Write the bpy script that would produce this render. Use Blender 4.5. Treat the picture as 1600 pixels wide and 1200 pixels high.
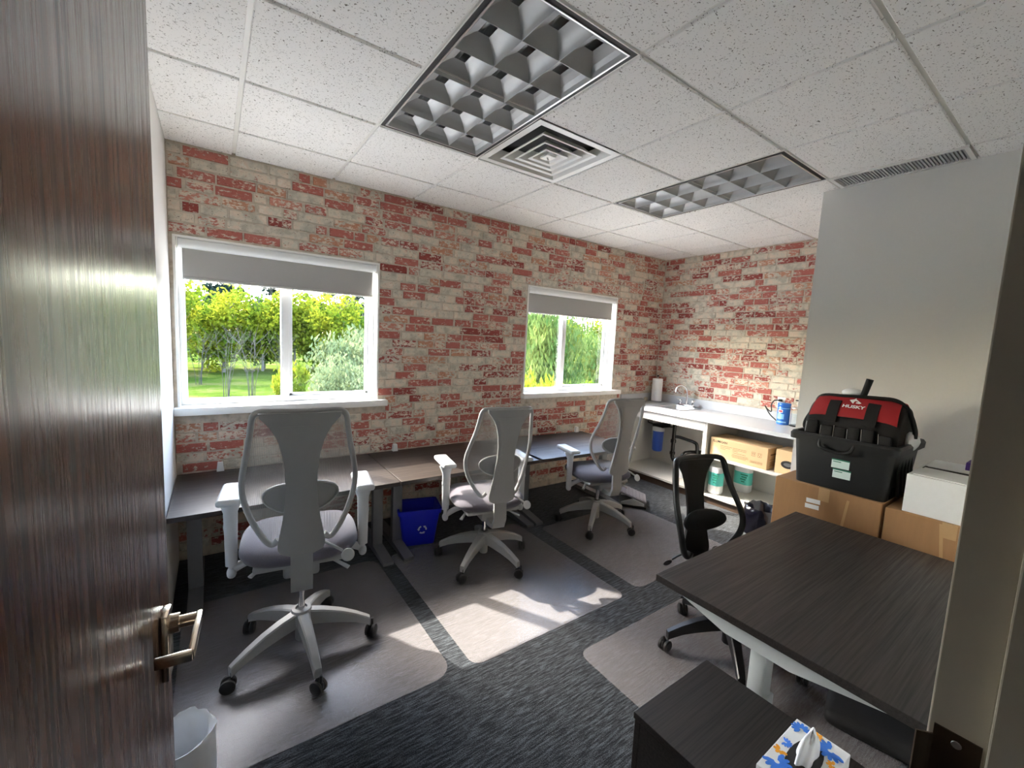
import bpy, bmesh, math, random
import numpy as np
from mathutils import Vector, Matrix

for o in list(bpy.data.objects):
    bpy.data.objects.remove(o)
random.seed(11)
rng = np.random.default_rng(11)
SC = bpy.context.scene
COL = SC.collection
PI = math.pi

# ------------------------------------------------------------------ camera
CAM_H = 1.565
yaw, pitch, roll = 0.615994, -0.1041306, 0.0484078
fw = Vector((math.sin(yaw)*math.cos(pitch), math.cos(yaw)*math.cos(pitch), math.sin(pitch)))
rt = Vector((math.cos(yaw), -math.sin(yaw), 0.0))
up = rt.cross(fw)
r2 = rt*math.cos(roll) + up*math.sin(roll)
u2 = up*math.cos(roll) - rt*math.sin(roll)
cd = bpy.data.cameras.new('camera')
cd.sensor_width = 36.0
cd.lens = 659.84*36.0/1600.0
cd.clip_start = 0.01
cd.clip_end = 500
cam = bpy.data.objects.new('camera', cd)
COL.objects.link(cam)
M = Matrix((r2, u2, -fw)).transposed().to_4x4()
M.translation = (0, 0, CAM_H)
cam.matrix_world = M
SC.camera = cam

# ------------------------------------------------------------------ world, sun, exposure
SKY_STRENGTH = 2.5
SUN_STRENGTH = 9.0
EXPOSURE = 1.13
world = bpy.data.worlds.new('sky')
SC.world = world
world.use_nodes = True
wn = world.node_tree
wn.nodes.clear()
sky = wn.nodes.new('ShaderNodeTexSky')
sky.sky_type = 'NISHITA'
sky.sun_disc = False
sky.sun_elevation = math.radians(41)
sky.sun_rotation = math.radians(-29)
sky.air_density = 1.0
sky.dust_density = 2.6
sky.ozone_density = 0.8
bgn = wn.nodes.new('ShaderNodeBackground')
bgn.inputs['Strength'].default_value = SKY_STRENGTH
won = wn.nodes.new('ShaderNodeOutputWorld')
wn.links.new(sky.outputs[0], bgn.inputs[0])
wn.links.new(bgn.outputs[0], won.inputs[0])

sd = bpy.data.lights.new('sun', 'SUN')
sd.energy = SUN_STRENGTH
sd.angle = math.radians(0.53)
sd.color = (1.0, 0.90, 0.80)
sun = bpy.data.objects.new('sun', sd)
COL.objects.link(sun)
sun.location = (-10, 20, 20)
sun.rotation_euler = Vector((0.56, -1.0, -1.0)).to_track_quat('-Z', 'Y').to_euler()

SC.view_settings.view_transform = 'Standard'
SC.view_settings.look = 'None'
SC.view_settings.gamma = 1.0
SC.view_settings.use_curve_mapping = False
SC.view_settings.exposure = EXPOSURE
SC.cycles.use_denoising = True
SC.cycles.max_bounces = 12
SC.cycles.diffuse_bounces = 6
SC.cycles.glossy_bounces = 4
SC.cycles.transparent_max_bounces = 24
SC.cycles.sample_clamp_indirect = 8.0
SC.cycles.caustics_reflective = False
SC.cycles.caustics_refractive = False

# ------------------------------------------------------------------ helpers
def srgb(r, g, b):
    def f(c):
        c /= 255.0
        return c/12.92 if c <= 0.04045 else ((c+0.055)/1.055)**2.4
    return (f(r), f(g), f(b), 1.0)

class G:
    """Collects shapes; build() links them as ONE mesh object."""
    def __init__(self):
        self.v = []; self.f = []
    def add(self, vs, fs):
        n = len(self.v)
        self.v.extend([tuple(p) for p in vs])
        self.f.extend([tuple(i+n for i in q) for q in fs])
        return self
    def box(self, x0, x1, y0, y1, z0, z1):
        vs = [(x0,y0,z0),(x1,y0,z0),(x1,y1,z0),(x0,y1,z0),(x0,y0,z1),(x1,y0,z1),(x1,y1,z1),(x0,y1,z1)]
        fs = [(0,3,2,1),(4,5,6,7),(0,1,5,4),(1,2,6,5),(2,3,7,6),(3,0,4,7)]
        return self.add(vs, fs)
    def obox(self, c, s, rot=None, bev=0.0, seg=2):
        """box by centre and size, optionally bevelled and rotated (Matrix)"""
        if bev <= 0:
            h = [k/2 for k in s]
            vs = [Vector((sx*h[0], sy*h[1], sz*h[2])) for sz in (-1,1) for sx,sy in ((-1,-1),(1,-1),(1,1),(-1,1))]
            fs = [(0,3,2,1),(4,5,6,7),(0,1,5,4),(1,2,6,5),(2,3,7,6),(3,0,4,7)]
        else:
            bm = bmesh.new()
            bmesh.ops.create_cube(bm, size=1.0)
            for p in bm.verts:
                p.co = Vector((p.co.x*s[0], p.co.y*s[1], p.co.z*s[2]))
            bmesh.ops.bevel(bm, geom=bm.edges[:], offset=bev, segments=seg, profile=0.5, affect='EDGES', clamp_overlap=True)
            bm.verts.index_update()
            vs = [p.co.copy() for p in bm.verts]
            fs = [tuple(p.index for p in q.verts) for q in bm.faces]
            bm.free()
        if rot is not None:
            vs = [rot @ p for p in vs]
        c = Vector(c)
        return self.add([p+c for p in vs], fs)
    def tube(self, pts, r, n=10, caps=True, closed=False, flat=None):
        pts = [Vector(p) for p in pts]
        m = len(pts)
        rs = r if isinstance(r, (list, tuple)) else [r]*m
        rings = []
        prev = None
        for i in range(m):
            if closed:
                d = pts[(i+1) % m]-pts[i-1]
            else:
                d = pts[min(i+1, m-1)]-pts[max(i-1, 0)]
            d.normalize()
            if prev is None:
                a = Vector((0,0,1)) if abs(d.z) < 0.9 else Vector((1,0,0))
                nx = d.cross(a).normalized()
            else:
                nx = (prev - d*prev.dot(d)).normalized()
            prev = nx
            ny = d.cross(nx)
            k = flat if flat else 1.0
            rings.append([pts[i]+(nx*math.cos(2*PI*j/n)+ny*k*math.sin(2*PI*j/n))*rs[i] for j in range(n)])
        vs = [p for q in rings for p in q]
        fs = []
        for i in range(m if closed else m-1):
            a = i*n; b = ((i+1) % m)*n
            for j in range(n):
                k = (j+1) % n
                fs.append((a+j, a+k, b+k, b+j))
        if caps and not closed:
            fs.append(tuple(reversed(range(n))))
            fs.append(tuple((m-1)*n+j for j in range(n)))
        return self.add(vs, fs)
    def lathe(self, prof, c=(0,0,0), n=20, rot=None):
        """profile [(r,z)...] turned about z"""
        vs = []; fs = []
        m = len(prof)
        for r, z in prof:
            for j in range(n):
                a = 2*PI*j/n
                p = Vector((r*math.cos(a), r*math.sin(a), z))
                if rot is not None: p = rot @ p
                vs.append(p+Vector(c))
        for i in range(m-1):
            for j in range(n):
                k = (j+1) % n
                fs.append((i*n+j, i*n+k, (i+1)*n+k, (i+1)*n+j))
        if prof[0][0] > 1e-6: fs.append(tuple(reversed(range(n))))
        if prof[-1][0] > 1e-6: fs.append(tuple((m-1)*n+j for j in range(n)))
        return self.add(vs, fs)
    def prism(self, out, fn, t0, t1):
        """outline [(a,b)...] extruded between t0 and t1; fn(a,b,t)->xyz"""
        n = len(out)
        vs = [fn(a, b, t0) for a, b in out]+[fn(a, b, t1) for a, b in out]
        fs = [tuple(range(n)), tuple(reversed(range(n, 2*n)))]
        for i in range(n):
            k = (i+1) % n
            fs.append((i, n+i, n+k, k))
        return self.add(vs, fs)
    def grid(self, nx, ny, fn, closed_x=False):
        vs = [fn(i/nx, j/ny) for j in range(ny+1) for i in range(nx+1)]
        fs = [(j*(nx+1)+i, j*(nx+1)+i+1, (j+1)*(nx+1)+i+1, (j+1)*(nx+1)+i) for j in range(ny) for i in range(nx)]
        return self.add(vs, fs)
    def ellipsoid(self, c, s, e=1.0, n=24, m=14, fn=None):
        """super-ellipsoid"""
        sg = lambda t: math.copysign(abs(t)**e, t)
        vs = []; fs = []
        for j in range(m+1):
            ph = -PI/2+PI*j/m
            for i in range(n):
                th = 2*PI*i/n
                p = Vector((sg(math.cos(ph))*sg(math.cos(th))*s[0], sg(math.cos(ph))*sg(math.sin(th))*s[1], math.sin(ph)*s[2]))
                if fn: p = fn(p)
                vs.append(p+Vector(c))
        for j in range(m):
            for i in range(n):
                k = (i+1) % n
                fs.append((j*n+i, j*n+k, (j+1)*n+k, (j+1)*n+i))
        return self.add(vs, fs)
    def mesh(self, name, mat, smooth=None):
        me = bpy.data.meshes.new(name)
        me.from_pydata(self.v, [], self.f)
        bm = bmesh.new(); bm.from_mesh(me)
        bmesh.ops.recalc_face_normals(bm, faces=bm.faces[:])
        bm.to_mesh(me); bm.free()
        if mat is not None: me.materials.append(mat)
        if smooth:
            me.polygons.foreach_set('use_smooth', [True]*len(me.polygons))
            me.set_sharp_from_angle(angle=math.radians(smooth))
        me.update()
        return me
    def build(self, name, mat, parent=None, smooth=None, loc=None, rotz=0.0):
        return link(name, self.mesh(name, mat, smooth), parent, loc, rotz)

def link(name, me, parent=None, loc=None, rotz=0.0):
    o = bpy.data.objects.new(name, me)
    COL.objects.link(o)
    if parent is not None: o.parent = parent
    if loc is not None: o.location = loc
    if rotz: o.rotation_euler = (0, 0, rotz)
    return o

def tag(o, label, cat=None, group=None, kind=None):
    o['label'] = label
    if cat: o['category'] = cat
    if group: o['group'] = group
    if kind: o['kind'] = kind
    return o

def thing(name, label, cat, loc=(0,0,0), rotz=0.0, group=None, kind=None):
    o = bpy.data.objects.new(name, None)
    o.empty_display_size = 0.05
    COL.objects.link(o)
    o.location = loc
    o.rotation_euler = (0, 0, rotz)
    return tag(o, label, cat, group, kind)

def RZ(a): return Matrix.Rotation(a, 3, 'Z')
def RX(a): return Matrix.Rotation(a, 3, 'X')
def RY(a): return Matrix.Rotation(a, 3, 'Y')

def smoothcurve(pts, n=8, closed=False):
    """Catmull-Rom through points"""
    P = [Vector(p) for p in pts]
    out = []
    m = len(P)
    rng_ = range(m) if closed else range(m-1)
    for i in rng_:
        p0 = P[i-1] if (closed or i > 0) else P[i]
        p1 = P[i]; p2 = P[(i+1) % m]
        p3 = P[(i+2) % m] if (closed or i+2 < m) else p2
        for k in range(n):
            t = k/n
            out.append(0.5*((2*p1)+(p2-p0)*t+(2*p0-5*p1+4*p2-p3)*t*t+(-p0+3*p1-3*p2+p3)*t**3))
    if not closed: out.append(P[-1])
    return out

def text_mesh(name, s, size, mat, parent, mtx, bold=0.0, width=1.0):
    cu = bpy.data.curves.new(name, 'FONT')
    cu.body = s
    cu.size = size
    cu.align_x = 'CENTER'; cu.align_y = 'CENTER'
    cu.extrude = 0.0004
    cu.offset = bold
    tmp = bpy.data.objects.new(name+'_tmp', cu)
    COL.objects.link(tmp)
    dg = bpy.context.evaluated_depsgraph_get()
    dg.update()
    me = bpy.data.meshes.new_from_object(tmp.evaluated_get(dg))
    bpy.data.objects.remove(tmp)
    me.transform(mtx @ Matrix.Diagonal((width, 1, 1, 1)))
    me.materials.clear(); me.materials.append(mat)
    me.name = name
    return link(name, me, parent)

# ------------------------------------------------------------------ materials
def nodes(name):
    m = bpy.data.materials.new(name)
    m.use_nodes = True
    nt = m.node_tree
    b = nt.nodes['Principled BSDF']
    return m, nt, b

def N(nt, kind, **kw):
    n = nt.nodes.new(kind)
    for k, v in kw.items():
        setattr(n, k, v)
    return n

def pm(name, col, rough=0.5, metal=0.0, spec=0.5, noise=0.0, nscale=40.0, bump=0.0, coat=0.0, sheen=0.0, stretch=(1,1,1)):
    """plain procedural material: slight colour noise and optional bump"""
    m, nt, b = nodes(name)
    b.inputs['Roughness'].default_value = rough
    b.inputs['Metallic'].default_value = metal
    b.inputs['Specular IOR Level'].default_value = spec
    if coat: b.inputs['Coat Weight'].default_value = coat
    if sheen: b.inputs['Sheen Weight'].default_value = sheen
    tc = N(nt, 'ShaderNodeTexCoord')
    mp = N(nt, 'ShaderNodeMapping')
    mp.inputs['Scale'].default_value = stretch
    nt.links.new(tc.outputs['Object'], mp.inputs[0])
    nz = N(nt, 'ShaderNodeTexNoise')
    nz.inputs['Scale'].default_value = nscale
    nz.inputs['Detail'].default_value = 3
    nt.links.new(mp.outputs[0], nz.inputs['Vector'])
    mx = N(nt, 'ShaderNodeMix', data_type='RGBA')
    k = noise if noise else 0.04
    mx.inputs[6].default_value = (col[0]*(1-k), col[1]*(1-k), col[2]*(1-k), 1)
    mx.inputs[7].default_value = (min(1, col[0]*(1+k)), min(1, col[1]*(1+k)), min(1, col[2]*(1+k)), 1)
    nt.links.new(nz.outputs[0], mx.inputs[0])
    nt.links.new(mx.outputs[2], b.inputs['Base Color'])
    if bump:
        bp = N(nt, 'ShaderNodeBump')
        bp.inputs['Strength'].default_value = bump
        bp.inputs['Distance'].default_value = 0.002
        nt.links.new(nz.outputs[0], bp.inputs['Height'])
        nt.links.new(bp.outputs[0], b.inputs['Normal'])
    return m

def ramp(nt, stops):
    r = N(nt, 'ShaderNodeValToRGB')
    els = r.color_ramp.elements
    while len(els) < len(stops): els.new(0.5)
    for e, (p, c) in zip(els, stops):
        e.position = p
        e.color = c if len(c) == 4 else (*c, 1)
    return r

MAT = {}
MAT['paint'] = pm('painted_plaster', srgb(226, 225, 222), 0.7, noise=0.02, nscale=90, bump=0.05)
MAT['paint_part'] = pm('painted_partition', srgb(222, 221, 216), 0.75, noise=0.02, nscale=90, bump=0.05)
MAT['frame_paint'] = pm('painted_door_frame', srgb(186, 178, 162), 0.45, noise=0.03, nscale=30)
MAT['white_trim'] = pm('white_trim', srgb(238, 237, 233), 0.4, noise=0.02)
MAT['vinyl'] = pm('white_vinyl', srgb(232, 233, 232), 0.3, noise=0.01)
MAT['laminate_white'] = pm('white_laminate', srgb(202, 200, 194), 0.35, noise=0.02)
MAT['counter'] = pm('white_worktop', srgb(190, 191, 193), 0.28, noise=0.02, nscale=200)
MAT['toekick'] = pm('brown_toe_kick', srgb(74, 58, 46), 0.5, noise=0.15, nscale=30)
MAT['blind'] = pm('blind_fabric', srgb(168, 166, 162), 0.9, noise=0.05, nscale=400, bump=0.1)
MAT['chair_grey'] = pm('grey_plastic', srgb(158, 158, 156), 0.45, noise=0.02)
MAT['chair_light'] = pm('pale_grey_plastic', srgb(188, 190, 191), 0.4, noise=0.02)
MAT['chair_dark'] = pm('mid_grey_foam', srgb(136, 136, 136), 0.6, noise=0.05)
MAT['seat'] = pm('heathered_seat_fabric', srgb(82, 79, 88), 0.95, noise=0.35, nscale=350, bump=0.4, sheen=0.2)
MAT['black'] = pm('black_plastic', srgb(17, 17, 18), 0.4, noise=0.1)
MAT['black_soft'] = pm('black_foam', srgb(14, 14, 15), 0.8, noise=0.15, nscale=200, bump=0.2)
MAT['rubber'] = pm('black_rubber', srgb(30, 29, 29), 0.55, noise=0.1)
MAT['chrome'] = pm('chrome', (0.75, 0.75, 0.76, 1), 0.12, metal=1.0)
MAT['steel'] = pm('brushed_steel', (0.62, 0.62, 0.62, 1), 0.3, metal=1.0, noise=0.1, nscale=60)
MAT['louver'] = pm('louver_aluminium', (0.40, 0.41, 0.41, 1), 0.5, metal=0.5, noise=0.03)
MAT['lightframe'] = pm('aluminium_edge', (0.8, 0.8, 0.8, 1), 0.3, metal=1.0)
MAT['reveal'] = pm('black_reveal', srgb(14, 14, 15), 0.6)
MAT['tube'] = pm('lamp_glass', srgb(225, 226, 224), 0.3)
MAT['vent'] = pm('white_enamel', srgb(226, 225, 220), 0.4, noise=0.02)
MAT['grille'] = pm('grey_grille', srgb(168, 170, 170), 0.45, noise=0.03)
MAT['plenum'] = pm('dark_duct', srgb(40, 40, 40), 0.8)
MAT['gridbar'] = pm('ceiling_bar', srgb(226, 225, 219), 0.45, noise=0.02)
MAT['leg_grey'] = pm('grey_desk_leg', srgb(112, 112, 114), 0.45, noise=0.04)
MAT['leg_pale'] = pm('pale_desk_leg', srgb(198, 202, 200), 0.45, noise=0.03)
MAT['tray'] = pm('black_cable_tray', srgb(36, 35, 35), 0.6)
MAT['strip'] = pm('ivory_plastic', srgb(205, 196, 172), 0.5)
MAT['bin_blue'] = pm('blue_bin_plastic', srgb(24, 38, 190), 0.4, noise=0.04)
MAT['white_print'] = pm('white_print', srgb(236, 238, 240), 0.6)
MAT['black_print'] = pm('black_print', srgb(34, 30, 26), 0.7)
MAT['brown_print'] = pm('brown_print', srgb(120, 92, 62), 0.8)
MAT['carton'] = pm('cardboard', srgb(164, 124, 84), 0.85, noise=0.1, nscale=12, bump=0.05, stretch=(1, 4, 0.6))
MAT['carton_pale'] = pm('pale_cardboard', srgb(196, 166, 126), 0.85, noise=0.06, nscale=12)
MAT['tape'] = pm('parcel_tape', srgb(196, 160, 116), 0.25, noise=0.05, coat=0.5)
MAT['paper'] = pm('white_paper', srgb(235, 235, 233), 0.8, noise=0.03)
MAT['tissue'] = pm('tissue_paper', srgb(245, 245, 246), 0.9, noise=0.03)
MAT['liner_white'] = pm('white_bin_liner', srgb(232, 234, 236), 0.35, noise=0.05, nscale=12, bump=0.2)
MAT['liner_black'] = pm('black_bin_liner', srgb(20, 20, 30), 0.18, noise=0.2, nscale=25, bump=0.6)
MAT['tote'] = pm('black_tote', srgb(13, 13, 14), 0.5, noise=0.08)
MAT['bag_black'] = pm('black_canvas', srgb(14, 13, 15), 0.85, noise=0.2, nscale=300, bump=0.3)
MAT['bag_red'] = pm('red_canvas', srgb(150, 10, 22), 0.7, noise=0.12, nscale=300, bump=0.3)
MAT['teal_print'] = pm('teal_print', srgb(84, 190, 178), 0.5, noise=0.06)
MAT['green_print'] = pm('green_print', srgb(20, 112, 86), 0.6)
MAT['label_pale'] = pm('pale_label', srgb(206, 222, 216), 0.5)
MAT['canister'] = pm('blue_canister', srgb(22, 98, 190), 0.3, noise=0.04)
MAT['canister_pale'] = pm('pale_blue_print', srgb(140, 196, 236), 0.4)
MAT['red_print'] = pm('red_print', srgb(196, 40, 60), 0.5)
MAT['filter_blue'] = pm('blue_filter_housing', srgb(48, 88, 186), 0.35, noise=0.03)
MAT['pvc_black'] = pm('black_drain_pipe', srgb(22, 21, 21), 0.25, noise=0.05)
MAT['purple'] = pm('purple_card', srgb(84, 50, 140), 0.6)
MAT['blue_print'] = pm('blue_petal_print', srgb(62, 124, 218), 0.6)
MAT['pale_print'] = pm('pale_blue_wash_print', srgb(150, 196, 220), 0.6)
MAT['orange_print'] = pm('orange_petal_print', srgb(240, 162, 40), 0.6)
MAT['brass'] = pm('satin_nickel', (0.78, 0.66, 0.52, 1), 0.22, metal=1.0)
MAT['bronze'] = pm('dark_bronze_plate', srgb(74, 58, 46), 0.4, metal=0.6)
MAT['hallwall'] = pm('hall_paint', srgb(206, 200, 188), 0.7)
MAT['footrest'] = pm('grey_footrest', srgb(128, 124, 128), 0.6, noise=0.1)
MAT['bark'] = pm('tree_bark', srgb(92, 86, 76), 0.9, noise=0.25, nscale=8)
MAT['bark_dark'] = pm('dark_tree_bark', srgb(52, 46, 40), 0.9, noise=0.25, nscale=8)
MAT['wire'] = pm('dark_cable', srgb(40, 40, 42), 0.6)

def fissured():
    m, nt, b = nodes('fissured_ceiling_tile')
    b.inputs['Roughness'].default_value = 0.9
    b.inputs['Specular IOR Level'].default_value = 0.15
    g = N(nt, 'ShaderNodeNewGeometry')
    nz0 = N(nt, 'ShaderNodeTexNoise'); nz0.inputs['Scale'].default_value = 14
    nt.links.new(g.outputs['Position'], nz0.inputs['Vector'])
    add = N(nt, 'ShaderNodeMixRGB', blend_type='LINEAR_LIGHT'); add.inputs[0].default_value = 0.035
    nt.links.new(g.outputs['Position'], add.inputs[1]); nt.links.new(nz0.outputs[1], add.inputs[2])
    mp = N(nt, 'ShaderNodeMapping'); mp.inputs['Scale'].default_value = (1.0, 1.6, 1.0)
    mp.inputs['Rotation'].default_value = (0, 0, 0.5)
    nt.links.new(add.outputs[0], mp.inputs[0])
    n1 = N(nt, 'ShaderNodeTexNoise'); n1.inputs['Scale'].default_value = 80; n1.inputs['Detail'].default_value = 1.5; n1.inputs['Roughness'].default_value = 0.6
    nt.links.new(mp.outputs[0], n1.inputs['Vector'])
    n2 = N(nt, 'ShaderNodeTexNoise'); n2.inputs['Scale'].default_value = 170; n2.inputs['Detail'].default_value = 1
    nt.links.new(g.outputs['Position'], n2.inputs['Vector'])
    r1 = ramp(nt, [(0.29, (0, 0, 0)), (0.35, (1, 1, 1))])
    nt.links.new(n1.outputs[0], r1.inputs[0])
    r2_ = ramp(nt, [(0.27, (0, 0, 0)), (0.32, (1, 1, 1))])
    nt.links.new(n2.outputs[0], r2_.inputs[0])
    mul = N(nt, 'ShaderNodeMath', operation='MULTIPLY')
    nt.links.new(r1.outputs[0], mul.inputs[0]); nt.links.new(r2_.outputs[0], mul.inputs[1])
    mx = N(nt, 'ShaderNodeMix', data_type='RGBA')
    mx.inputs[6].default_value = srgb(120, 115, 106); mx.inputs[7].default_value = srgb(240, 239, 236)
    nt.links.new(mul.outputs[0], mx.inputs[0]); nt.links.new(mx.outputs[2], b.inputs['Base Color'])
    bp = N(nt, 'ShaderNodeBump'); bp.inputs['Strength'].default_value = 0.6; bp.inputs['Distance'].default_value = 0.003
    nt.links.new(mul.outputs[0], bp.inputs['Height']); nt.links.new(bp.outputs[0], b.inputs['Normal'])
    return m
MAT['tile'] = fissured()

def carpet():
    m, nt, b = nodes('striated_carpet')
    b.inputs['Roughness'].default_value = 1.0
    b.inputs['Specular IOR Level'].default_value = 0.1
    b.inputs['Sheen Weight'].default_value = 0.15
    g = N(nt, 'ShaderNodeNewGeometry')
    mp = N(nt, 'ShaderNodeMapping'); mp.inputs['Scale'].default_value = (13, 110, 1)
    nt.links.new(g.outputs['Position'], mp.inputs[0])
    n1 = N(nt, 'ShaderNodeTexNoise'); n1.inputs['Scale'].default_value = 1.0; n1.inputs['Detail'].default_value = 4; n1.inputs['Roughness'].default_value = 0.7
    nt.links.new(mp.outputs[0], n1.inputs['Vector'])
    n2 = N(nt, 'ShaderNodeTexNoise'); n2.inputs['Scale'].default_value = 260; n2.inputs['Detail'].default_value = 2
    nt.links.new(g.outputs['Position'], n2.inputs['Vector'])
    mxv = N(nt, 'ShaderNodeMath', operation='MULTIPLY_ADD'); mxv.inputs[1].default_value = 0.6
    nt.links.new(n2.outputs[0], mxv.inputs[0]); nt.links.new(n1.outputs[0], mxv.inputs[2])
    r = ramp(nt, [(0.5, srgb(10, 12, 15)), (0.75, srgb(30, 33, 38)), (1.0, srgb(92, 98, 104))])
    nt.links.new(mxv.outputs[0], r.inputs[0]); nt.links.new(r.outputs[0], b.inputs['Base Color'])
    bp = N(nt, 'ShaderNodeBump'); bp.inputs['Strength'].default_value = 0.8; bp.inputs['Distance'].default_value = 0.004
    nt.links.new(mxv.outputs[0], bp.inputs['Height']); nt.links.new(bp.outputs[0], b.inputs['Normal'])
    return m
MAT['carpet'] = carpet()

def wood(name, dark, light, axis, rough, coat=0.0, fine=140, bump=0.1, lo=0.35, hi=0.7):
    m, nt, b = nodes(name)
    b.inputs['Coat Weight'].default_value = coat
    b.inputs['Coat Roughness'].default_value = 0.18
    tc = N(nt, 'ShaderNodeTexCoord')
    mp = N(nt, 'ShaderNodeMapping')
    sc = [fine, fine, fine]; sc[axis] = fine*0.02
    mp.inputs['Scale'].default_value = sc
    nt.links.new(tc.outputs['Object'], mp.inputs[0])
    nz = N(nt, 'ShaderNodeTexNoise'); nz.inputs['Scale'].default_value = 1; nz.inputs['Detail'].default_value = 5; nz.inputs['Roughness'].default_value = 0.65
    nt.links.new(mp.outputs[0], nz.inputs['Vector'])
    r = ramp(nt, [(lo, dark), (hi, light)])
    nt.links.new(nz.outputs[0], r.inputs[0]); nt.links.new(r.outputs[0], b.inputs['Base Color'])
    rr = ramp(nt, [(0.3, (rough*1.3,)*3), (0.7, (rough*0.8,)*3)])
    nt.links.new(nz.outputs[0], rr.inputs[0]); nt.links.new(rr.outputs[0], b.inputs['Roughness'])
    bp = N(nt, 'ShaderNodeBump'); bp.inputs['Strength'].default_value = bump; bp.inputs['Distance'].default_value = 0.001
    nt.links.new(nz.outputs[0], bp.inputs['Height']); nt.links.new(bp.outputs[0], b.inputs['Normal'])
    return m
MAT['desk'] = wood('espresso_laminate', srgb(31, 26, 24), srgb(57, 49, 44), 0, 0.38)
MAT['desk_y'] = wood('espresso_laminate_side_desk', srgb(28, 25, 23), srgb(54, 47, 44), 0, 0.42)
MAT['door'] = wood('stained_door_veneer', srgb(20, 10, 6), srgb(112, 68, 44), 2, 0.26, coat=0.35, fine=75, bump=0.55, lo=0.36, hi=0.66)

def clear_mat():
    m, nt, b = nodes('clear_floor_mat')
    out = nt.nodes['Material Output']
    b.inputs['Base Color'].default_value = srgb(205, 202, 204)
    b.inputs['Roughness'].default_value = 0.3
    b.inputs['Specular IOR Level'].default_value = 1.0
    g = N(nt, 'ShaderNodeNewGeometry')
    nz = N(nt, 'ShaderNodeTexVoronoi'); nz.inputs['Scale'].default_value = 55
    nt.links.new(g.outputs['Position'], nz.inputs['Vector'])
    bp = N(nt, 'ShaderNodeBump'); bp.inputs['Strength'].default_value = 0.25; bp.inputs['Distance'].default_value = 0.002
    nt.links.new(nz.outputs[0], bp.inputs['Height']); nt.links.new(bp.outputs[0], b.inputs['Normal'])
    tr = N(nt, 'ShaderNodeBsdfTransparent'); tr.inputs[0].default_value = (0.92, 0.9, 0.9, 1)
    mx = N(nt, 'ShaderNodeMixShader'); mx.inputs[0].default_value = 0.16
    nt.links.new(tr.outputs[0], mx.inputs[1]); nt.links.new(b.outputs[0], mx.inputs[2])
    nt.links.new(mx.outputs[0], out.inputs[0])
    return m
MAT['mat'] = clear_mat()

def glass_pane():
    m, nt, b = nodes('window_glass')
    out = nt.nodes['Material Output']
    nt.nodes.remove(b)
    g = N(nt, 'ShaderNodeNewGeometry')                    # Schlick reflectance, the same from both sides of the sheet
    dt = N(nt, 'ShaderNodeVectorMath', operation='DOT_PRODUCT')
    nt.links.new(g.outputs['Normal'], dt.inputs[0]); nt.links.new(g.outputs['Incoming'], dt.inputs[1])
    ab = N(nt, 'ShaderNodeMath', operation='ABSOLUTE'); nt.links.new(dt.outputs['Value'], ab.inputs[0])
    om = N(nt, 'ShaderNodeMath', operation='SUBTRACT'); om.inputs[0].default_value = 1.0; nt.links.new(ab.outputs[0], om.inputs[1])
    pw = N(nt, 'ShaderNodeMath', operation='POWER'); pw.inputs[1].default_value = 5.0; nt.links.new(om.outputs[0], pw.inputs[0])
    fr = N(nt, 'ShaderNodeMath', operation='MULTIPLY_ADD'); fr.inputs[1].default_value = 0.9; fr.inputs[2].default_value = 0.035; nt.links.new(pw.outputs[0], fr.inputs[0])
    nz = N(nt, 'ShaderNodeTexNoise'); nz.inputs['Scale'].default_value = 2
    gl = N(nt, 'ShaderNodeBsdfGlossy'); gl.inputs['Roughness'].default_value = 0.02
    tr = N(nt, 'ShaderNodeBsdfTransparent')
    rr = ramp(nt, [(0.0, (0.95, 0.97, 0.965)), (1.0, (0.97, 0.985, 0.98))])
    nt.links.new(nz.outputs[0], rr.inputs[0]); nt.links.new(rr.outputs[0], tr.inputs[0])
    mx = N(nt, 'ShaderNodeMixShader')
    nt.links.new(fr.outputs[0], mx.inputs[0]); nt.links.new(tr.outputs[0], mx.inputs[1]); nt.links.new(gl.outputs[0], mx.inputs[2])
    nt.links.new(mx.outputs[0], out.inputs[0])
    return m
MAT['glass'] = glass_pane()

def mesh_fabric(name, col, cover):
    m, nt, b = nodes(name)
    out = nt.nodes['Material Output']
    b.inputs['Base Color'].default_value = col
    b.inputs['Roughness'].default_value = 0.8
    tc = N(nt, 'ShaderNodeTexCoord')
    wv = N(nt, 'ShaderNodeTexWave'); wv.inputs['Scale'].default_value = 90; wv.bands_direction = 'X'
    nt.links.new(tc.outputs['Object'], wv.inputs['Vector'])
    rr = ramp(nt, [(0.0, (cover-0.12,)*3), (1.0, (cover+0.12,)*3)])
    nt.links.new(wv.outputs[1], rr.inputs[0])
    tr = N(nt, 'ShaderNodeBsdfTransparent')
    mx = N(nt, 'ShaderNodeMixShader')
    nt.links.new(rr.outputs[0], mx.inputs[0]); nt.links.new(tr.outputs[0], mx.inputs[1]); nt.links.new(b.outputs[0], mx.inputs[2])
    nt.links.new(mx.outputs[0], out.inputs[0])
    return m
MAT['mesh_grey'] = mesh_fabric('grey_back_mesh', srgb(186, 186, 184), 0.42)
MAT['mesh_black'] = mesh_fabric('black_back_mesh', srgb(30, 30, 30), 0.16)

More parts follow.
